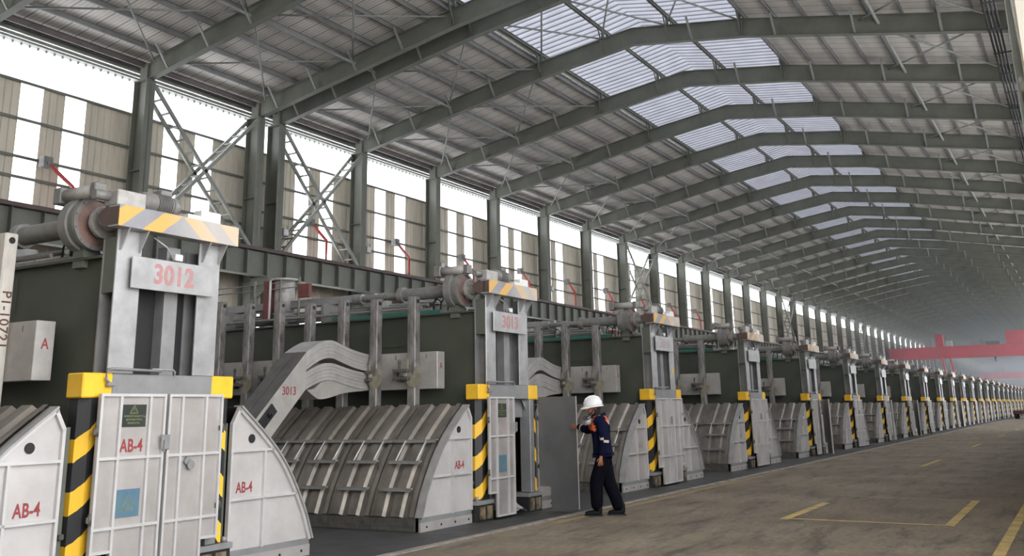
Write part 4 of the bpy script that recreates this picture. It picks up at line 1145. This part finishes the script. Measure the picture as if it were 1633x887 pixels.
for an in (ANL, ANR):
    K = chain_graph(); x, y = an[0], an[1]
    k0 = add(K, (x, y-.045, .045), (.050, .050)); k1 = add(K, (x, y+.05, .046), (.052, .050), k0); k2 = add(K, (x, y+.14, .036), (.054, .042), k1); add(K, (x, y+.19, .03), (.042, .034), k2); add(K, (x, y-.01, .20), (.058, .06), k0)
    bt = skin('boot', K['V'], K['E'], K['R'], M['boot'], man, 2, k1)
    MB().prism([(x-.044, y-.08), (x+.044, y-.08), (x+.048, y+.08), (x+.038, y+.17), (x, y+.20), (x-.038, y+.17), (x-.048, y+.08)], 2, 0.0, .018).build('sole', M['dark'], bt)
# hard hat: dome, ridge, brim, strap
hat = empty('hard_hat', Hd((0, .122, 1.602))); hat.parent = man; hat.rotation_euler = (math.radians(-6), 0, HR)
b = MB(); rings = []
for i in range(11):
    a = (i/10)*PI/2; r = math.cos(a); rings.append([(.122*r*math.cos(2*PI*j/28), .150*r*math.sin(2*PI*j/28), .145*math.sin(a)) for j in range(28)])
b.quad_strip(rings, 0, smooth=True)
b.build('dome', M['helmet'], hat)
b = MB(); N = 32; o_, i_ = [], []
for j in range(N):
    a = 2*PI*j/N; ey = .165+(.045 if math.sin(a) > .2 else 0)*min(1, max(0, (math.sin(a)-.2)/.6)); o_.append((.134*math.cos(a), ey*math.sin(a), -.012-(.012 if math.sin(a) > .4 else 0))); i_.append((.118*math.cos(a), .146*math.sin(a), .004))
b.quad_strip([i_, o_, [(x, y, z-.006) for x, y, z in o_], [(x, y, z-.008) for x, y, z in i_]], 0, smooth=True, caps=False)
b.build('brim', M['helmet'], hat)
b = MB(); b.tube([(0, -.14, .05), (0, -.10, .118), (0, -.04, .148), (0, .04, .148), (0, .10, .118), (0, .14, .05)], .012, 8); b.build('ridge', M['helmet'], hat)
b = MB(); b.tube([(-.083, .09, 1.61), (-.088, .14, 1.55), (-.062, .175, 1.475), (0, .195, 1.452), (.062, .175, 1.475), (.088, .14, 1.55), (.083, .09, 1.61)], .006, 6); b.v = [Hd(q) for q in b.v]; b.build('chin_strap', M['hair'], man)
b = MB(); b.lathe([(-.16, .055), (-.10, .078), (-.02, .088), (.02, .088)], (0, .105, 1.60), 2, 20)
b.v = [Hd((x, y*1.1-.02 if y < .13 else .12, z)) for x, y, z in b.v]
b.build('hair', M['hair'], man)
# half mask hanging under the chin
mk = empty('respirator', (-.03, .205, 1.375)); mk.parent = man
b = MB(); b.lathe([(-.06, .02), (-.05, .052), (0, .06), (.03, .045), (.055, .0)], (0, 0, 0), 1, 18); b.build('cup', M['mask'], mk)
for s in (-1, 1):
    b = MB(); b.lathe([(-.025, 0), (-.025, .038), (.025, .038), (.025, 0)], (s*.055, .03, .045), 0, 14); b.build('filter', M['rubber'], mk)
b = MB(); b.tube([(-.05, 0, .02), (-.09, -.06, .06), (-.085, -.13, .08), (0, -.19, .10), (.085, -.13, .08), (.09, -.06, .06), (.05, 0, .02)], .007, 6); b.build('strap', M['rubber'], mk)
b = MB(); b.tube([(x, y, z) for x, y, z in [(-.07, .02, 1.435), (-.06, .10, 1.455), (0, .135, 1.445), (.06, .10, 1.455), (.07, .02, 1.435), (0, -.045, 1.475), (-.07, .02, 1.435)]], .028, 10); b.build('collar', M['navy'], man)

# haze hanging far down the hall
hz = MB().box(105, XE-1, 1.1, 26.5, 4.1, 13.2)
ho = hz.build('haze', []); tag(ho, 'thin blue grey smoke haze hanging far down the hall', 'haze', None, 'stuff')
hm = bpy.data.materials.new('haze'); hm.use_nodes = True; nn = hm.node_tree.nodes
nn.remove(nn['Principled BSDF'])
vs = nn.new('ShaderNodeVolumeScatter'); vs.inputs['Color'].default_value = (.82, .90, 1, 1); vs.inputs['Density'].default_value = 0.0021
hm.node_tree.links.new(vs.outputs[0], [q for q in nn if q.type == 'OUTPUT_MATERIAL'][0].inputs['Volume']); ho.data.materials.append(hm)
